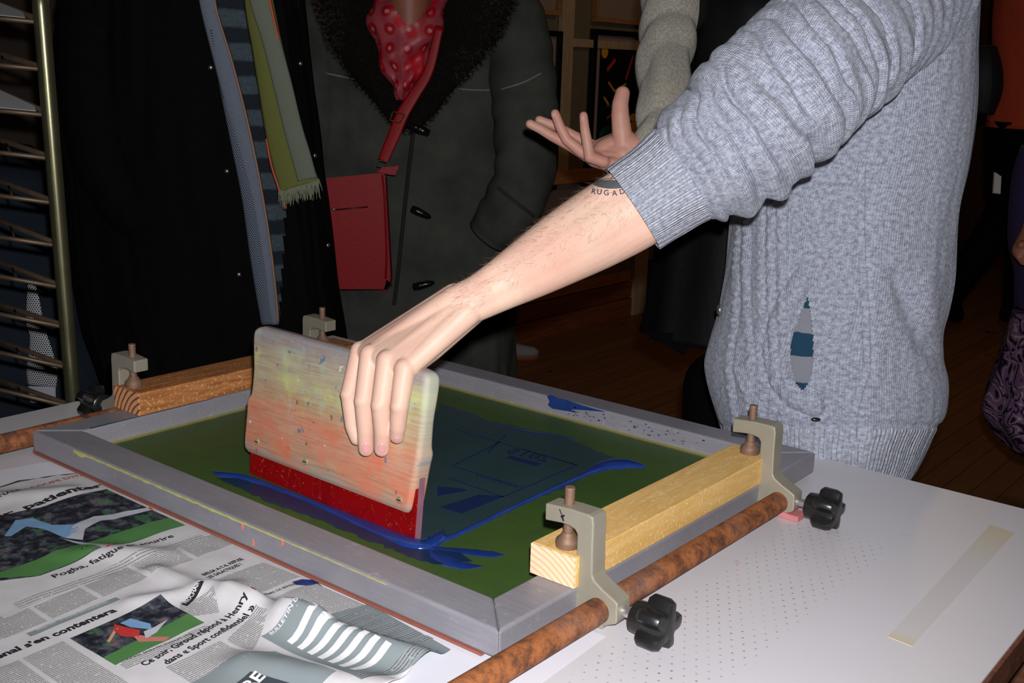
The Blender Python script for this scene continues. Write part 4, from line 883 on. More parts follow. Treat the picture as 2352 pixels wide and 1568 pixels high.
# neck and chest
mb = MB(); capsule(mb, dp(940, -230, 2.80), dp(941, -60, 2.74), .062, .052); capsule(mb, dp(941, -60, 2.74), dp(940, 70, 2.725), .052, .044)
capsule(mb, dp(941, -70, 2.85), dp(760, 10, 2.88), .05, .05); capsule(mb, dp(941, -70, 2.85), dp(1130, 10, 2.88), .05, .05); capsule(mb, dp(940, 0, 2.86), dp(945, 700, 2.86), .07, .09)
capsule(mb, dp(936, -330, 2.80), dp(938, -240, 2.78), .085, .075)
blend_body('body', mb, M['skin3'], pw_, .006, 6)
g = G('red_printed_silk', .5, 0, .4); u, v, _ = g.xyz(g.uv()); n1 = g.noise(g.comb(u, v), 30, 3)
wu = g.math('ADD', u, g.math('MULTIPLY', n1, .012)); fa = g.math('SUBTRACT', g.math('FRACT', g.math('DIVIDE', wu, .044)), .5); fb = g.math('SUBTRACT', g.math('FRACT', g.math('DIVIDE', g.math('ADD', v, g.math('MULTIPLY', n1, .01)), .042)), .5)
rr = g.math('SQRT', g.math('ADD', g.math('MULTIPLY', fa, fa), g.math('MULTIPLY', fb, fb)))
c = g.mix(g.thr(rr, .34, .30), g.mix(n1, sr(150, 76, 84), sr(150, 36, 48)), sr(150, 16, 26)); c = g.mix(g.thr(rr, .13, .10), c, sr(184, 110, 110)); c = g.mix(g.thr(g.noise(g.comb(u, v), 14, 2), .55, .62), c, sr(176, 16, 34)); c = g.mix(g.math('MULTIPLY', g.thr(g.noise(g.comb(g.math('MULTIPLY', u, 2), g.math('MULTIPLY', v, 10)), 9, 2), .68, .74), .8), c, sr(74, 52, 96)); g.col(c); M['silk'] = g.m
def dsc(q, v, P, t): return .008*math.sin(v*70+2.2*q+2*nz(v*6, q))+.006*nz(q*3, v*16, 4)
vneck = [(893, -400), (893, -5), (912, 30), (930, 54), (955, 54), (985, 10), (998, -5), (998, -400)]
loft('scarf', [(-120, 850, 1040, 2.76, .075), (-40, 845, 1038, 2.74, .085), (0, 847, 1034, 2.73, .085), (50, 848, 1022, 2.71, .075), (100, 854, 1003, 2.70, .06), (150, 876, 985, 2.69, .045), (195, 896, 958, 2.68, .03), (230, 915, 940, 2.68, .015)], M['silk'], pw_, 90, 90, dsc, 1., True, lambda P: pip(*pr(P), vneck) and front(P, 2.73))
M['red'] = plain('red_leather', sr(132, 2, 14), .5, 0, .12, 90, .12, .25)
def toggle(px, py, qx, qy, d=2.655, r=.010):
    a = dp(px, py, d); b = dp(qx, qy, d); mb = MB(); mb.cyl(a, b, 1, 1, 18, [(0, r*.35), (.03, r*.85), (.3, r), (.8, r*.75), (.97, r*.4), (1, r*.1)]); t = mb.build('toggle', plain('black_horn', (.006, .005, .005), .15, 0, .3, 20), wc, True)
    mb = MB(); c_ = a*.55+b*.45
    for k in (-1, 1): q_ = c_+(b-a)*.09*k-CF*r*.8; mb.cyl(q_, q_-CF*.003, .0022, .0018, 10)
    mb.build('toggle_cord', M['seam'], t, True)
toggle(987, 306, 930, 284); toggle(944, 478, 990, 500); toggle(948, 660, 998, 648)
# handbag
hb = empty('handbag', dp(825, 665, 2.60), 'red leather shoulder bag with zip pocket in front of the grey coat', 'handbag')
def rbox_px(name, corners, d, th, mat, parent, bevel=.008, disp=None):
    P = [dp(x, y, d) for x, y in corners]; return MB().prism(P, CF*th).build(name, mat, parent, False, bevel, 4)
def rounded(corn, rad, n=7):
    out = []; m_ = len(corn)
    for i in range(m_):
        p = np.array(corn[i], float); a = np.array(corn[i-1], float); b = np.array(corn[(i+1) % m_], float); r = rad[i]
        u1 = (a-p)/np.linalg.norm(a-p); u2 = (b-p)/np.linalg.norm(b-p); s0 = p+u1*r; s1 = p+u2*r
        for k in range(n+1): t = k/n; out.append(tuple((1-t)**2*s0+2*t*(1-t)*p+t*t*s1))
    return out
bagc = rounded([(690, 415), (884, 396), (898, 650), (884, 664), (700, 664)], [10, 10, 20, 14, 30])
bb = rbox_px('bag_body', bagc, 2.60, .045, M['red'], hb, .010); smooth_auto(bb, 60)
sweep('piping', [dp(*q, 2.598) for q in ((878, 402), (883, 450), (886, 520), (888, 590), (886, 640))], [.0026]*5, M['red'], hb, 10)
mb = MB(); mb.cyl(dp(766, 482, 2.597), dp(845, 475, 2.597), .0016, .0016, 8); zp = mb.build('zipper', plain('dark_zip', sr(40, 10, 12), .4), hb, True)
mb = MB(); mb.cyl(dp(763, 478, 2.594), dp(770, 483, 2.594), .0028, .0028, 10); mb.build('zip_pull', M['snap'], zp, True)
ribbon('strap', [(1010, 60, 2.63, 9), (985, 160, 2.615, 11), (950, 220, 2.605, 13), (925, 262, 2.60, 14), (905, 310, 2.60, 14), (890, 345, 2.60, 13), (880, 370, 2.60, 12)], M['red'], hb, 50, 6, .004, .001)
M['gold'] = plain('gold_buckle', sr(232, 190, 120), .2, .95)
def ringwire(name, pts, d, r, mat, parent): P = [dp(x, y, d) for x, y in pts]; P.append(P[0]); return sweep(name, P, [r]*len(P), mat, parent, 8, None, False)
ringwire('buckle', rounded([(902, 256), (930, 263), (918, 283), (895, 276)], [4]*4, 4), 2.592, .0016, M['gold'], hb)
ringwire('strap_ring', rounded([(869, 368), (890, 372), (888, 384), (866, 382)], [4]*4, 4), 2.595, .0014, M['snap'], hb)
rbox_px('bag_tag', [(876, 384), (918, 380), (908, 403), (892, 401), (866, 396)], 2.592, .003, M['red'], hb, .0008)
PM[0] = 1.0
# ------------------------------------------------------------------ person with cream jumper and apron behind
pa_ = empty('person', dp(1600, 1500, 2.55), 'person in a cream speckled jumper and black paint spattered apron, gesturing with open hand', 'person'); pa_.location.z = 0
def slv(q, s, t): return .008*abs(math.sin(s*34+1.1*math.cos(q+.6)+2*nz(s*7, 2)))-.004+.006*nz(math.cos(q)*1.4, math.sin(q)*1.4, s*8)
jm = loft('jumper', [(-80, 1500, 2150, 2.62, .11), (0, 1490, 2180, 2.62, .13), (150, 1500, 2225, 2.62, .14), (300, 1530, 2215, 2.62, .14), (500, 1560, 2100, 2.62, .14), (620, 1560, 2050, 2.62, .13)], M['knit_beige'], pa_, 80, 60, lambda q, v, P, t: .008*nz(q*3, v*6))
tube('sleeve', [(1565, -90, 2.56, 72), (1545, 0, 2.50, 68), (1530, 110, 2.42, 62), (1525, 200, 2.34, 58), (1515, 280, 2.28, 52), (1500, 340, 2.24, 46), (1480, 372, 2.22, 40)], M['knit_beige'], jm, 60, 120, slv)
g = G('black_apron_vinyl', .6, 0, .15); n1 = g.noise(g.ob(), 42, 3, .6); n2 = g.noise(g.map(g.ob(), (1, 1, .35)), 18, 4, .6, 2); c = g.mix(g.thr(n1, .73, .77), (.003, .003, .004), sr(90, 72, 44)); c = g.mix(g.math('MULTIPLY', g.thr(n2, .70, .76), .5), c, sr(34, 38, 44)); g.col(c); g.bump(n2, .2, .003); M['apron'] = g.m
ap = loft('apron', [(-80, 1640, 1900, 2.50, .10), (0, 1600, 1960, 2.48, .12), (60, 1590, 2000, 2.47, .13), (200, 1570, 2020, 2.46, .13), (330, 1545, 2030, 2.46, .14), (450, 1520, 2040, 2.46, .15), (560, 1510, 2040, 2.46, .15), (700, 1490, 2040, 2.46, .15), (772, 1476, 2040, 2.46, .15)], M['apron'], pa_, 80, 70, lambda q, v, P, t: .010*nz(q*3, v*4, 3)+.006*math.sin(q*11)*t)
MB().prism([dp(1478, 764, 2.36), dp(1572, 815, 2.36), dp(1600, 764, 2.36)], CF*.006).build('apron_corner', M['black'], ap)
legs(pa_, (1655, 1790), 2.50, .80, M['black'], .075)
DH = 2.2; VERT[0] = False
def hp_(cx, cy, dd=0.): return dp(1200+cx*.1403, 180+cy*.1403, DH+dd)
def finger(mb, pts, r0, r1):
    for i in range(len(pts)-1):
        t0 = i/(len(pts)-1); t1 = (i+1)/(len(pts)-1); capsule(mb, pts[i], pts[i+1], r0+(r1-r0)*t0, r0+(r1-r0)*t1, 16)
mb = MB()
finger(mb, [hp_(1150, 1330, .0), hp_(800, 1110, .005), hp_(480, 940, .005), hp_(300, 830, .0), hp_(125, 745, -.005)], .0105, .0078)
finger(mb, [hp_(1250, 1150, .035), hp_(820, 930, .04), hp_(560, 790, .035), hp_(275, 680, .03)], .0102, .0076)
finger(mb, [hp_(1250, 1330, -.015), hp_(960, 1200, -.02), hp_(720, 1000, -.025), hp_(610, 780, -.03), hp_(535, 575, -.03)], .0106, .0076)
finger(mb, [hp_(1330, 1360, -.035), hp_(1100, 1290, -.042), hp_(1060, 1050, -.05), hp_(1020, 820, -.052), hp_(1000, 610, -.05)], .0104, .0072)
finger(mb, [hp_(1650, 1100, -.005), hp_(1625, 860, -.012), hp_(1600, 600, -.015), hp_(1600, 420, -.015), hp_(1640, 245, -.012)], .0180, .0125)
for a, b, r0, r1 in (((1900, 1420, .0), (1180, 1330, .0), .026, .013), ((1850, 1300, .0), (1320, 1110, .02), .024, .014), ((1850, 1280, .0), (1640, 980, .0), .026, .020), ((1640, 1080, .01), (1350, 1180, .01), .024, .020), ((1640, 960, .015), (1250, 1120, .02), .014, .013), ((1820, 1150, 0.), (1500, 1200, .01), .024, .022), ((1600, 1380, .0), (1300, 1350, .0), .024, .015), ((1640, 1250, .0), (1260, 1230, .008), .024, .014), ((1550, 1330, -.005), (1200, 1290, 0.), .020, .012), ((1900, 1450, -.01), (1330, 1390, -.025), .016, .011), ((1750, 1200, 0.), (1300, 1150, .02), .018, .010), ((1700, 1300, 0.), (1350, 1220, .005), .018, .012), ((1900, 1430, .0), (2060, 1300, .01), .023, .025), ((2060, 1300, .01), (2230, 700, .06), .025, .032)):
    capsule(mb, hp_(*a), hp_(*b), r0, r1)
hand2 = blend_body('body', mb, M['skin2'], pa_, .0015, 9)
hb2 = bvh(hand2)
def nail(px, py, rx, ry, b, parent, rot=0.):
    V = []; F = []; K = 8; J = 14
    for i in range(K+1):
        for j in range(J):
            a = 2*PI*j/J; r = i/K; dx = rx*r*math.cos(a); dy = ry*r*math.sin(a); X = px+dx*math.cos(rot)-dy*math.sin(rot); Y = py+dx*math.sin(rot)+dy*math.cos(rot)
            P, nn = stick(X, Y, b); nn = nn if nn@CF < 0 else -nn; V.append(P+nn*(.0007 if i < K else -.0003))
    for i in range(K):
        for j in range(J): F.append((i*J+j, i*J+(j+1) % J, (i+1)*J+(j+1) % J, (i+1)*J+j))
    return fixn(link('fingernail', mesh(V, F), M['nail'], parent))
nail(1271, 264, 3.6, 6.5, hb2, hand2, .1); nail(1338, 272, 3.4, 6.5, hb2, hand2, 0)
# ------------------------------------------------------------------ foreground person: grey jumper
VERT[0] = True
pf = empty('person', dp(1900, 1900, 2.0), 'person in a grey knitted jumper leaning over to pull the squeegee', 'person'); pf.location.z = 0
rows = [(-90, 1830, 2235, 2.02, .12), (0, 1800, 2238, 2.02, .125), (120, 1780, 2234, 2.02, .13), (250, 1750, 2226, 2.02, .135), (350, 1720, 2212, 2.02, .14), (450, 1690, 2192, 2.02, .14), (520, 1682, 2184, 2.02, .14), (620, 1672, 2178, 2.02, .14), (690, 1662, 2166, 2.02, .14), (740, 1652, 2152, 2.02, .14), (790, 1635, 2152, 2.02, .145), (840, 1622, 2162, 2.02, .15), (880, 1624, 2162, 2.02, .15), (920, 1632, 2155, 2.02, .15), (965, 1645, 2132, 2.02, .145), (1010, 1660, 2112, 2.02, .14), (1060, 1675, 2085, 2.02, .135), (1100, 1690, 2050, 2.02, .13), (1112, 1700, 2035, 2.02, .125)]
almond = [(1855, 680), (1862, 720), (1868, 770), (1868, 850), (1856, 882), (1842, 896), (1828, 880), (1817, 845), (1814, 815), (1820, 775), (1836, 730)]
def dband(x, y, pts, wd):
    best = 1e9
    for i in range(len(pts)-1):
        ax, ay = pts[i]; bx, by = pts[i+1]; dx, dy = bx-ax, by-ay; t = max(0, min(1, ((x-ax)*dx+(y-ay)*dy)/(dx*dx+dy*dy))); best = min(best, math.hypot(x-ax-dx*t, y-ay-dy*t))
    return best/wd
bandp = [(1845, 640), (1812, 690), (1785, 750), (1778, 810), (1790, 870), (1825, 912), (1870, 930)]
seamp = [(1985, 380), (1983, 520), (1985, 620), (1992, 720), (1995, 850), (1978, 900), (1965, 960), (1968, 1080)]
def dt(q, v, P, t):
    h = .004*nz(q*3, v*5, 11)+.0015*nz(q*10, v*12, 3)
    if math.sin(q) < .15:
        x, y = pr(P)
        for cx in (1690, 1712, 1745, 1768, 1792):         # cable columns
            xx = cx+(0 if y > 500 else (y-500)*-.03)+(10*math.exp(-((y-840)/90)**2) if cx > 1700 else -20*math.exp(-((y-840)/90)**2))
            d = abs(x-xx-2.5*math.sin(y*.16+cx))
            h += .0042*math.exp(-(d/6.5)**2)*(.62+.38*math.sin(y*.32+cx))
            h -= .0016*math.exp(-((x-xx-12)/4)**2)
        d = dband(x, y, bandp, 22); h += .0055*math.exp(-d**4)+.0008*math.sin(x*1.1)*math.exp(-d**4)
        d = dband(x, y, bandp, 1); h -= .0045*math.exp(-((d-30)/5)**2)
        d = dband(x, y, seamp, 4); h += .0028*math.exp(-(d-.0)**2)-.0035*math.exp(-(d-1.8)**2)
        d = dband(x, y, [(1650, 975), (1800, 985), (1900, 978), (2110, 990)], 7) if False else abs(y-(978+.0*(x-1650)))/7; h -= .0035*math.exp(-d*d)
        d = dband(x, y, [(2060, 640), (2090, 720), (2130, 800)], 22); h -= .010*math.exp(-d*d)
        d = dband(x, y, [(2130, 640), (2145, 760), (2150, 800)], 22); h += .004*math.exp(-d*d)
        d = dband(x, y, [(1690, 850), (1705, 890), (1740, 940), (1800, 950)], 7); h += .0028*math.exp(-d*d)
    return h
for o_ in (1,):
    jt = loft('jumper', rows, [M['knit'], M['knit_rib']], pf, 460, 360, dt, .92, True, lambda P: front(P, 2.00) and pip(*pr(P), almond))
mi = [1 if pr(p.center)[1] > 985 else 0 for p in jt.data.polygons]; jt.data.polygons.foreach_set('material_index', mi)
g = G('striped_undershirt', .85, 0, .2); x, y, z = g.xyz(g.ob()); n1 = g.noise(g.ob(), 20, 3); s_ = g.math('FRACT', g.math('DIVIDE', g.math('ADD', z, g.math('MULTIPLY', n1, .016)), .072)); g.col(g.mix(g.thr(s_, .49, .51), sr(28, 62, 84), sr(128, 130, 140))); g.bump(n1, .6, .01)
loft('undershirt', [(600, 1700, 2130, 2.02, .125), (700, 1690, 2130, 2.02, .125), (850, 1660, 2130, 2.02, .135), (950, 1660, 2110, 2.02, .13)], g.m, pf, 80, 40, lambda q, v, P, t: .003*nz(q*14, v*30))
tb_ = bvh(jt)
P, nn = stick(1873, 963, tb_); mb = MB(); mb.cyl(P-H1*.007-CF*.002, P+H1*.007-CF*.002, 1, 1, 14, [(0, .001), (.15, .0028), (.5, .0034), (.85, .0028), (1, .001)]); mb.build('button', M['knob'], jt, True)
P, nn = stick(1674, 712, tb_); mb = MB(); mb.cyl(P-H1*.012, P-H1*.019+CF*0, 1, 1, 18, [(0, .008), (.5, .0095), (1, .006)]); mb.build('button', M['snap'], jt, True)
jeans = plain('blue_jeans', sr(44, 56, 74), .85, 0, .2, 60)
loft('trousers', [(1040, 1680, 2065, 2.03, .12), (1112, 1690, 2068, 2.03, .12), (1300, 1690, 2060, 2.03, .12)], jeans, pf, 40, 12)
legs(pf, (1790, 1980), 2.03, .85, jeans, .085)
VERT[0] = False
# sleeve
# (place along the arm, slant, angle it is deepest at, how far round it runs, width, depth)
cuts = [(.078, .004, 0, 9, .005, .007), (.104, .020, .6, .9, .0045, .009), (.128, .026, -.5, .5, .004, .008), (.150, .020, 1.1, .9, .0055, .013), (.178, .030, -.2, .7, .0045, .009),
        (.204, .022, .9, 1.1, .006, .015), (.226, .032, -.8, .4, .004, .008), (.250, .024, .5, 1.0, .0055, .013), (.280, .034, -.3, .6, .0045, .009), (.303, .020, 1.2, .9, .006, .016), (.335, .03, .1, .8, .005, .010), (.375, .03, .9, .9, .006, .013), (.43, .02, .2, .8, .007, .010)]
def slf(q, s, t):
    # q=0 faces the photographer, q=pi/2 is the underside
    h = .0055*nz(math.cos(q)*1.5, math.sin(q)*1.5, s*16)+.0014*nz(math.cos(q)*4, math.sin(q)*4, s*36)
    if s < .072: return h*.6+.0003*math.sin(q*78)+.001
    w_ = .012*nz(math.cos(q)*1.8, math.sin(q)*1.8, s*5)
    for i, (c_, sl_, ph, run, wd, dpth) in enumerate(cuts):
        am = max(0., min(1., (math.cos(q-ph)+run)/(run+.6)))
        if am > 0: h -= dpth*am*(.75+.5*nz(q*1.1, i*3.3))*math.exp(-((s-c_-sl_*math.cos(q-.7)*-1-w_)/wd)**2)
    h += .007*max(0, math.sin(q))*math.sin(s*95)**2
    return h+.0085*min(1, (s-.072)/.02)
sp = [(1452, 478, 1.60, 108), (1530, 425, 1.595, 115), (1610, 372, 1.59, 132), (1690, 318, 1.585, 148), (1760, 245, 1.59, 158), (1830, 175, 1.62, 158), (1910, 110, 1.68, 150), (2000, 30, 1.77, 150), (2090, -60, 1.86, 150)]
slo = tube('sleeve', sp, [M['knit'], M['knit_rib']], jt, 260, 520, slf, False)
C0 = dp(1452, 478, 1.60); nslo = 220+1
mi = [1 if (np.array(p.center)-C0)@(dp(1530, 425, 1.595)-C0)/np.linalg.norm(dp(1530, 425, 1.595)-C0) < .071 else 0 for p in slo.data.polygons]; slo.data.polygons.foreach_set('material_index', mi)
sd = slo.modifiers.new('s', 'SOLIDIFY'); sd.thickness = .003; sd.offset = -1
tube('sleeve', [(2060, -80, 2.12, 80), (2150, 40, 2.18, 60), (2195, 150, 2.22, 50), (2170, 240, 2.21, 45)], M['knit'], jt, 40, 30)
# body: hand, forearm, upper arm and torso core as one surface
mb = MB()
J = {'i': [(828, 806, .002), (803, 905, .022), (811, 978, .018), (820, 1006, .016)],
     'm': [(851, 815, .014), (836, 920, .028), (840, 985, .022), (841, 1030, .017)],
     'r': [(890, 828, .017), (875, 930, .028), (879, 990, .022), (877, 1031, .017)],
     'p': [(930, 846, .015), (918, 932, .025), (914, 980, .020), (912, 1002, .016)]}
R_ = {'i': (.0125, .0110, .0100, .0088), 'm': (.0132, .0116, .0106, .0096), 'r': (.0132, .0116, .0106, .0094), 'p': (.0125, .0108, .0097, .0086)}
MC = {}
for k, js in J.items():
    P = [sqpx(*j) for j in js]; MC[k] = P[0]
    for i in range(3): capsule(mb, P[i], P[i+1], R_[k][i], R_[k][i+1])
    for i in (1,): capsule(mb, P[i]-SN*.0, P[i]+SN*.0015, R_[k][i]*1.0, R_[k][i]*.95)
dM = (MC['m']-O)@CF/KD
WR = dp(1062, 702, dM-.010)
for k, (ox, oy, od, r) in {'i': (1045, 682, .022, .017), 'm': (1056, 694, .008, .018), 'r': (1066, 706, -.004, .018), 'p': (1074, 716, -.010, .017)}.items():
    q = dp(ox, oy, dM-.010+od); capsule(mb, q, MC[k]-SN*.004, r, .0118)
    mid = q*.5+MC[k]*.5; 
for a, b in (('i', 'm'), ('m', 'r'), ('r', 'p')): capsule(mb, WR, (MC[a]+MC[b])/2-SN*.006-SV*.002, .019, .0105)
for a, b in (('i', 'm'), ('m', 'r'), ('r', 'p')):
    for t in (.25, .5, .75):
        C2 = MC[a]*(1-t)+MC[b]*t-SN*.003; capsule(mb, WR+(dp(1048, 690, dM)-dp(1062, 702, dM))*(1 if a == 'i' else -.3), C2, .0185, .0112)
q = dp(1082, 710, dM-.006); q2 = dp(985, 800, dM+.0); capsule(mb, q, q2, .019, .017); capsule(mb, q2, MC['p']-SN*.006, .017, .0125)
# thumb passes over the top edge and behind the board
T0 = dp(1030, 715, dM+.02); T1 = sqpx(925, 800, -.030); T2 = sqpx(890, 850, -.036); T3 = sqpx(880, 905, -.034)
capsule(mb, T0, T1, .018, .014); capsule(mb, T1, T2, .014, .0115); capsule(mb, T2, T3, .0115, .010)
# forearm: two-lobed, tapering to the wrist
FA = [(1062, 700, dM-.010, 51), (1105, 680, dM-.014, 53), (1155, 652, dM-.018, 60), (1220, 614, dM*.66+1.60*.34-.014, 72), (1300, 566, dM*.33+1.60*.67-.006, 85), (1380, 520, 1.598, 94), (1460, 474, 1.60, 97), (1560, 410, 1.60, 92)]
fa = catmull(FA, 26)
for i in range(25):
    a, b = fa[i], fa[i+1]
    for off, sc_ in ((-.30, .70), (.30, .70), (0, .82)):
        T = np.array([b[0]-a[0], b[1]-a[1]]); T /= np.linalg.norm(T); n_ = np.array([-T[1], T[0]])
        pa = dp(a[0]+n_[0]*a[3]*off, a[1]+n_[1]*a[3]*off, a[2]); pb = dp(b[0]+n_[0]*b[3]*off, b[1]+n_[1]*b[3]*off, b[2]); capsule(mb, pa, pb, a[3]*sc_/FPX*a[2]*KD, b[3]*sc_/FPX*b[2]*KD, 24)
capsule(mb, dp(1560, 410, 1.60), dp(1780, 240, 1.60), .045, .05); capsule(mb, dp(1780, 240, 1.60), dp(2080, -50, 1.84), .05, .055); capsule(mb, dp(2080, -50, 1.84), dp(2000, 0, 1.96), .055, .07)
VERT[0] = True
capsule(mb, dp(2000, 0, 2.04), dp(1920, 950, 2.04), .07, .08)
VERT[0] = False
arm = blend_body('body', mb, M['skin'], pf, .0015, 7)
ab = bvh(arm)
nail(841, 1030, 10, 13, ab, arm, 0); nail(877, 1030, 10, 12, ab, arm, 0); nail(911, 1009, 8, 5, ab, arm, 0)
fdir = dp(1062, 700, 1.6)-dp(1460, 474, 1.6); fdir /= np.linalg.norm(fdir)
def keep(c, n_):
    x, y = pr(c)
    if not (990 < x < 1520) or n_@CF > .1: return False
    t = (x-1062)/(1460-1062); yc = 700+(474-700)*t; return (y-yc) < -5+35*rng.uniform() and (x > 1040 or rng.uniform() < .15)
hairs('arm_hair', arm, 36000, .011, .00017, plain('brown_arm_hair', sr(96, 68, 52), .7), arm, keep, lambda c: fdir*.7+np.array([0, 0, -.35]), .35)
# tattoo
def on_skin(x, y):
    for k in range(40):
        X, Y = x+(1405-x)*k/60, y+(470-y)*k/60; d = ray(X, Y); h = ab.ray_cast(Vector(O), Vector(d/np.linalg.norm(d)))
        if h[0] is not None and h[3] < 1.7 and abs(float(np.array(h[1])@CF)) > .12: return np.array(h[0]), np.array(h[1])
    return stick(1405, 470, ab)
M['tat'] = plain('tattoo_ink', sr(84, 88, 92), .55); M['tat2'] = plain('tattoo_letter_ink', sr(62, 60, 84), .55)
def skinpoly(name, pts, mat, parent, lift=.0007, sub=True):
    bm = bmesh.new(); vs = [bm.verts.new((x, y, 0)) for x, y in pts]; f = bm.faces.new(vs)
    for k in range(1, 40):
        for ax in (0, 1):
            lo = min(p[ax] for p in pts); hi = max(p[ax] for p in pts); c = lo+(hi-lo)*k/40; co = (c, 0, 0) if ax == 0 else (0, c, 0); no = (1, 0, 0) if ax == 0 else (0, 1, 0)
            if hi-lo > 6 and k % (2 if hi-lo > 40 else 8) == 0: bmesh.ops.bisect_plane(bm, geom=bm.verts[:]+bm.edges[:]+bm.faces[:], plane_co=co, plane_no=no)
    for v in bm.verts:
        P, nn = on_skin(v.co.x, v.co.y); nn = nn if nn@CF < 0 else -nn; v.co = Vector(P+nn*lift)
    me = bpy.data.meshes.new('m'); bm.to_mesh(me); bm.free(); return link(name, me, mat, parent)
el = [(1406+46*math.cos(a), 424+10*math.sin(a)-.0008*(46*math.cos(a))**2*2-(0.0)) for a in np.linspace(0, 2*PI, 30)[:-1]]
tt = skinpoly('tattoo', el, M['tat'], arm)
def arc(pts, w_, nm, mat):
    P = catmull(pts, 16); L_p = []; R_p = []
    for i in range(16):
        T = P[min(i+1, 15)]-P[max(i-1, 0)]; T = T/np.linalg.norm(T); n_ = np.array([-T[1], T[0]])*w_/2; L_p.append(tuple(P[i]+n_)); R_p.append(tuple(P[i]-n_))
    V = []; F = []
    for a_, b_ in zip(L_p, R_p):
        for q in (a_, b_): P_, nn = on_skin(q[0], q[1]); nn = nn if nn@CF < 0 else -nn; V.append(P_+nn*.0008)
    for i in range(15): F.append((2*i, 2*i+1, 2*i+3, 2*i+2))
    return link(nm, mesh(V, F), mat, tt)
arc([(1368, 418), (1390, 412), (1415, 411), (1432, 413)], 1.6, 'tattoo_line', M['tat']); arc([(1404, 411), (1411, 398), (1414, 392)], 1.6, 'tattoo_line', M['tat']); arc([(1414, 408), (1428, 412)], 1.6, 'tattoo_line', M['tat']) if False else None
def skintext(ch, cx, cy, size, ang):
    cu = bpy.data.curves.new('t', 'FONT'); cu.body = ch; cu.size = size; cu.offset = .25; cu.align_x = 'CENTER'; ob = bpy.data.objects.new('t', cu); COL.objects.link(ob); bpy.context.view_layer.update()
    me = bpy.data.meshes.new_from_object(ob.evaluated_get(bpy.context.evaluated_depsgraph_get())); bpy.data.objects.remove(ob); V = []
    for v in me.vertices:
        x, y = v.co.x, v.co.y-size*.35; X = cx+x*math.cos(ang)+y*math.sin(ang); Y = cy-(y*math.cos(ang)-x*math.sin(ang)); P_, nn = on_skin(X, Y); nn = nn if nn@CF < 0 else -nn; V.append(P_+nn*.0009)
    return link('tattoo_letter', mesh(V, [tuple(p.vertices) for p in me.polygons]), M['tat2'], tt, False)
for ch, cx, cy, an in (('R', 1364, 440, .25), ('U', 1377, 441, .15), ('G', 1393, 443, .0), ('A', 1412, 444, -.05), ('D', 1429, 440, -.2), ('A', 1445, 434, -.3)): skintext(ch, cx, cy, 17, an)
# ------------------------------------------------------------------ people at the right in the background
VERT[0] = True
po_ = empty('person', dp(2380, 900, 4.6), 'person in an orange top and black trousers striding away, far right', 'person'); po_.location.z = 0
loft('top', [(-120, 2300, 2440, 4.6, .11), (0, 2290, 2460, 4.6, .13), (100, 2285, 2470, 4.6, .14), (200, 2285, 2470, 4.6, .14), (295, 2270, 2480, 4.6, .14)], plain('orange_knit', sr(170, 58, 24), .9, 0, .15, 60, .3), po_, 40, 30, lambda q, v, P, t: .008*nz(q*3, v*6))
tr_ = loft('trousers', [(280, 2272, 2440, 4.6, .13), (400, 2272, 2430, 4.6, .13), (480, 2280, 2420, 4.6, .12)], M['black'], po_, 40, 20)
tube('trouser_leg', [(2345, 430, 4.6, 50), (2290, 520, 4.55, 42), (2230, 610, 4.55, 34), (2180, 690, 4.6, 24)], M['black'], po_, 24, 20); tube('trouser_leg', [(2370, 430, 4.65, 55), (2350, 560, 4.6, 40), (2330, 700, 4.6, 26)], M['black'], po_, 24, 20)
for P0, P1 in (((2178, 690), (2195, 722)), ((2330, 700), (2315, 722))):
    mb = MB(); capsule(mb, dp(*P0, 4.6), dp(*P1, 4.62), .04, .03); mb.build('shoe', M['black'], po_, True)
hbk = tube('shoulder_bag', [(2262, 110, 4.56, 26), (2262, 160, 4.54, 38), (2260, 210, 4.54, 40), (2254, 262, 4.54, 28)], plain('black_bag_cloth', (.004, .004, .006), .7), None, 24, 16); tag(hbk, 'black bag against the back of the person in orange', 'bag')
mb = MB().prism([dp(2285, 395, 4.4), dp(2300, 405, 4.4), dp(2298, 445, 4.4), dp(2282, 443, 4.4)], CF*.01); mb.build('pocket_card', plain('white_card', sr(210, 200, 190), .6), po_)
pv = empty('person', dp(2400, 1200, 3.1), 'person at the right edge in dark violet with a patterned purple skirt', 'person'); pv.location.z = 0
loft('coat', [(340, 2360, 2520, 3.1, .12), (420, 2338, 2530, 3.1, .14), (560, 2330, 2540, 3.1, .15), (640, 2345, 2540, 3.1, .15), (760, 2345, 2540, 3.1, .15)], plain('violet_cloth', sr(44, 24, 74), .9, 0, .2, 40), pv, 40, 30)
g = G('purple_squiggle_cloth', .85, 0, .2); n1 = g.noise(g.map(g.uv(), (1, 1, 1), (3, 1, 0)), 14, 2, .4, 1.2); k = g.thr(g.math('ABSOLUTE', g.math('SUBTRACT', g.math('FRACT', g.math('MULTIPLY', n1, 7)), .5)), .2, .12); k2 = g.thr(g.math('ABSOLUTE', g.math('SUBTRACT', g.math('FRACT', g.math('ADD', g.math('MULTIPLY', n1, 7), .5)), .5)), .07, .04)
c = g.mix(k, sr(112, 78, 116), sr(24, 16, 30)); c = g.mix(k2, c, sr(150, 146, 124)); g.col(c)
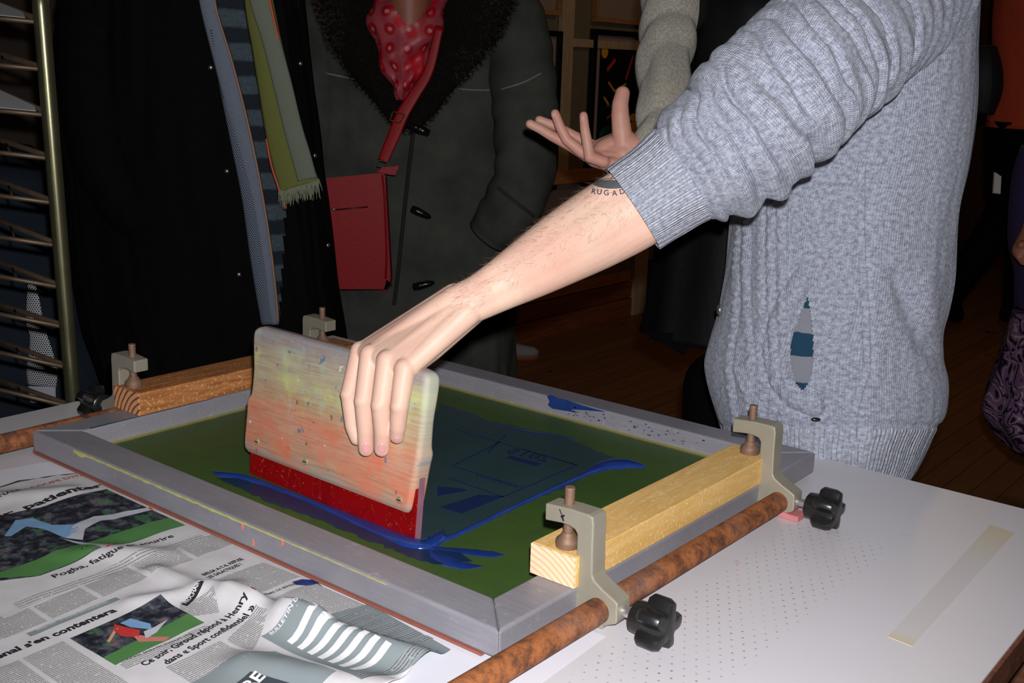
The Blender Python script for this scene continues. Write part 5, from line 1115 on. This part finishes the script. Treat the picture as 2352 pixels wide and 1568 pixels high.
loft('skirt', [(730, 2345, 2500, 2.98, .14), (800, 2325, 2520, 2.98, .16), (880, 2300, 2540, 2.98, .18), (950, 2275, 2560, 2.98, .19), (1000, 2295, 2560, 2.98, .19), (1050, 2345, 2560, 2.98, .18)], g.m, pv, 60, 30, lambda q, v, P, t: .010*math.sin(q*9)*t)
mb = MB(); q0 = dp(2344, 580, 2.93)
capsule(mb, dp(2372, 540, 2.95), dp(2352, 575, 2.93), .028, .026)
for i in range(4): a = dp(2352+i*4, 568+i*5, 2.92); capsule(mb, a, dp(2341+i*3, 590+i*4, 2.915), .009, .008)
capsule(mb, dp(2365, 560, 2.92), dp(2346, 562, 2.91), .011, .009); capsule(mb, dp(2372, 540, 2.95), dp(2420, 430, 3.05), .028, .04); blend_body('body', mb, M['skin3'], pv, .003, 6)
# far shoes on the floor behind the frame
def shoe(px, py, label, ang):
    P = pz(px, py, 0.); r = empty('shoe', (P[0], P[1], 0), label, 'shoe'); ca, sa = math.cos(ang), math.sin(ang); V = []; F = []; n = 16; K = 12
    for sole in (1, 0):
        V = []; F = []
        for i in range(K+1):
            t = i/K; x = -.14+.28*t; wd = .05*math.sin(PI*min(1, max(.0, t*.9+.08)))**.5*(.85+.2*t); h = (.085-.05*t) if not sole else .022; z0 = .022 if not sole else 0.
            if i in (0, K): wd *= .5; h *= .7 if not sole else 1
            for k in range(n):
                a = PI*2*k/n; y = math.cos(a)*wd*(1.04 if sole else 1); z_ = z0+(max(0, math.sin(a))*h if not sole else (.022 if math.sin(a) > 0 else 0))
                V.append((P[0]+x*ca-y*sa, P[1]+x*sa+y*ca, z_))
        for i in range(K):
            for k in range(n): F.append((i*n+k, i*n+(k+1) % n, (i+1)*n+(k+1) % n, (i+1)*n+k))
        F.append(tuple(range(n))[::-1]); F.append(tuple(K*n+k for k in range(n)))
        fixn(link('sole' if sole else 'upper', mesh(V, F), plain('orange_sole' if sole else 'grey_canvas', sr(150, 84, 50) if sole else sr(150, 146, 150), .8), r))
shoe(1172, 822, 'pale grey shoe with orange sole on the floor beyond the far rail', .6); shoe(1110, 848, 'second pale grey shoe, partly hidden by the far rail', .6)
